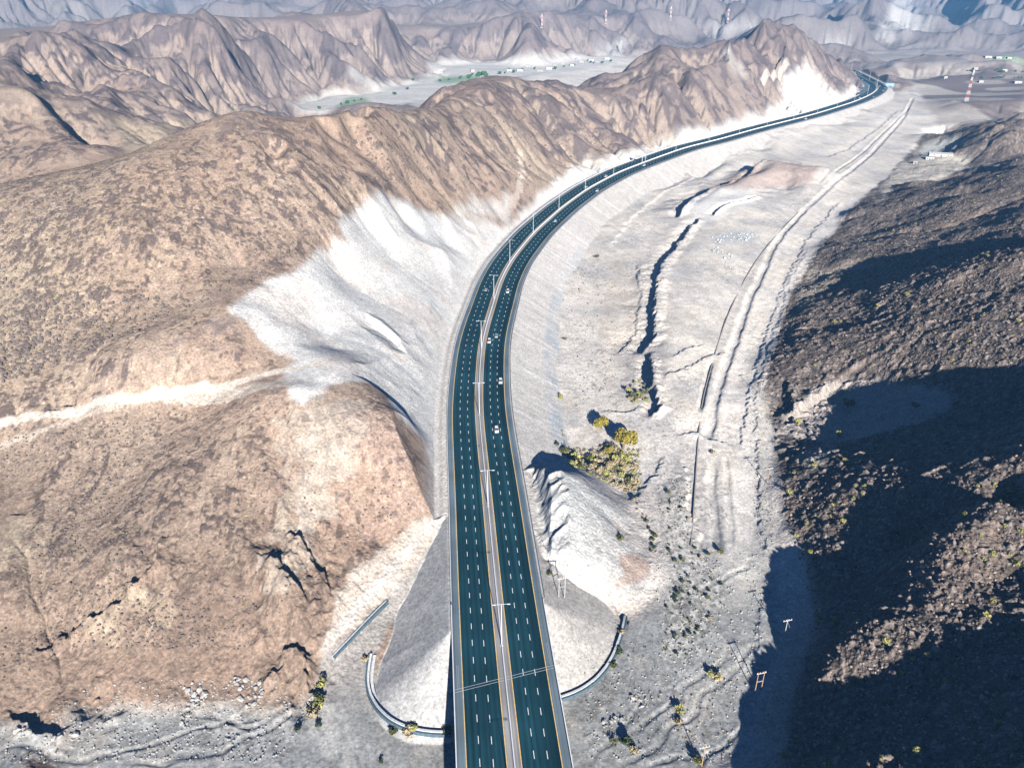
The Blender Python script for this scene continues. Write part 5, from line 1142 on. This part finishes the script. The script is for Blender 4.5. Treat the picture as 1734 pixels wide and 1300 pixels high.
rubble([([(1090,820),(1170,780),(1180,930),(1290,930),(1300,1150),(1240,1180),(1130,1120),(1100,960)], 1100, .15, .55), ([(1260,620),(1290,620),(1310,760),(1310,930),(1280,930),(1270,760)], 450, .15, .45), ([(180,1150),(480,1150),(540,1190),(480,1290),(0,1290),(0,1240)], 1300, .15, .5), ([(1000,1100),(1100,1080),(1250,1180),(1240,1290),(990,1290)], 700, .12, .45), ([(980,480),(1090,420),(1090,600),(980,700)], 500, .15, .5)], 'gravel_rubble', simple('gravel_stone', (.33, .325, .315), .95, noise=.2), 'pale loose stones over the wadi gravel', 33)
def clustered(poly, n, seed, lam):
    pts = np.array(scatter_px(poly, n * 4, seed)); X_, Y_, _ = hit(pts[:, 0], pts[:, 1]); v = fbm(X_, Y_, lam, 3, 211, gain=.6); o_ = np.argsort(-(v + np.random.default_rng(seed).uniform(-.35, .35, len(v))))[:n]; return pts[o_]
_sp = scatter_px
def scatter_px(poly, n, seed): return [tuple(q) for q in clustered(poly, n, seed, 60)] if CLUSTER else _sp(poly, n, seed)
CLUSTER = False
_sp0 = _sp
def clustered(poly, n, seed, lam):
    pts = np.array(_sp0(poly, n * 4, seed)); X_, Y_, _ = hit(pts[:, 0], pts[:, 1]); v = fbm(X_, Y_, lam, 3, 211, gain=.6); o_ = np.argsort(-(v + np.random.default_rng(seed).uniform(-.35, .35, len(v))))[:n]; return pts[o_]
CLUSTER = True
rubble([([(0,740),(300,700),(600,690),(700,760),(700,850),(560,950),(480,1100),(100,1100),(0,1150)], 2600, .12, .75), ([(0,350),(420,200),(620,330),(400,500),(0,650)], 2600, .25, 1.3), ([(560,220),(1000,170),(1060,240),(900,320),(640,310)], 900, .4, 1.6)], 'hill_rubble', RK['dark'], 'dark stones littering the left hand hills', 34)
print('objects', len(bpy.data.objects), round(time.time() - T00, 1))
HAZE=8.0e-5; EXPO=1.22

# ------------------------------------------------------------------ light, air, camera
w = bpy.data.worlds.new('World'); sc.world = w; w.use_nodes = True; nt = w.node_tree
bg = nt.nodes['Background']; sky = nt.nodes.new('ShaderNodeTexSky'); sky.sky_type = 'NISHITA'; sky.sun_disc = False
sky.sun_elevation = SUN_EL
sun_dir = np.array([-LIGHT[0] * math.cos(SUN_EL), -LIGHT[1] * math.cos(SUN_EL), math.sin(SUN_EL)])   # towards the sun
sky.sun_rotation = math.atan2(sun_dir[0], sun_dir[1])
sky.air_density = .7; sky.dust_density = 0; sky.ozone_density = 8.0
nt.links.new(sky.outputs[0], bg.inputs['Color']); bg.inputs['Strength'].default_value = .05
sl_ = bpy.data.lights.new('sun', 'SUN'); sl_.energy = 5.0; sl_.angle = math.radians(.5); sl_.color = (1.0, .955, .89)
so = bpy.data.objects.new('sun', sl_); COL.objects.link(so)
from mathutils import Vector
so.rotation_euler = Vector(tuple(-sun_dir)).to_track_quat('-Z', 'Y').to_euler(); so.location = (200, -200, 500)

hz = bpy.data.meshes.new('haze'); x0, x1, y0, y1, z0, z1 = -15000, 15000, -200, 9600, -70, 420
hv = [(x, y, z) for z in (z0, z1) for y in (y0, y1) for x in (x0, x1)]
hz.from_pydata(hv, [], [(0, 2, 3, 1), (4, 5, 7, 6), (0, 1, 5, 4), (2, 6, 7, 3), (0, 4, 6, 2), (1, 3, 7, 5)])
ho = bpy.data.objects.new('haze', hz); COL.objects.link(ho); tag(ho, 'thin pale blue air haze over the whole valley', 'haze', kind='stuff')
hm = bpy.data.materials.new('air_haze'); hm.use_nodes = True; hn = hm.node_tree
for n in list(hn.nodes):
    if n.type != 'OUTPUT_MATERIAL': hn.nodes.remove(n)
pv = hn.nodes.new('ShaderNodeVolumePrincipled'); pv.inputs['Color'].default_value = (.25, .58, 1.0, 1); pv.inputs['Density'].default_value = HAZE; pv.inputs['Anisotropy'].default_value = 0.0
hn.links.new(pv.outputs[0], [n for n in hn.nodes if n.type == 'OUTPUT_MATERIAL'][0].inputs['Volume'])
hz.materials.append(hm)

cam = bpy.data.cameras.new('camera'); co = bpy.data.objects.new('camera', cam); COL.objects.link(co)
cam.sensor_width = 36; cam.lens = 36 * F / 1734; cam.clip_end = 40000; cam.clip_start = 1
co.location = (0, 0, CAMH); co.rotation_euler = (math.pi / 2 - PITCH, 0, 0)
sc.camera = co
sc.view_settings.view_transform = 'Standard'; sc.view_settings.look = 'None'; sc.view_settings.gamma = 1; sc.view_settings.exposure = EXPO
sc.cycles.max_bounces = 3; sc.cycles.diffuse_bounces = 0; sc.cycles.volume_bounces = 1; sc.cycles.use_denoising = True
print('script done', round(time.time() - T00, 1))
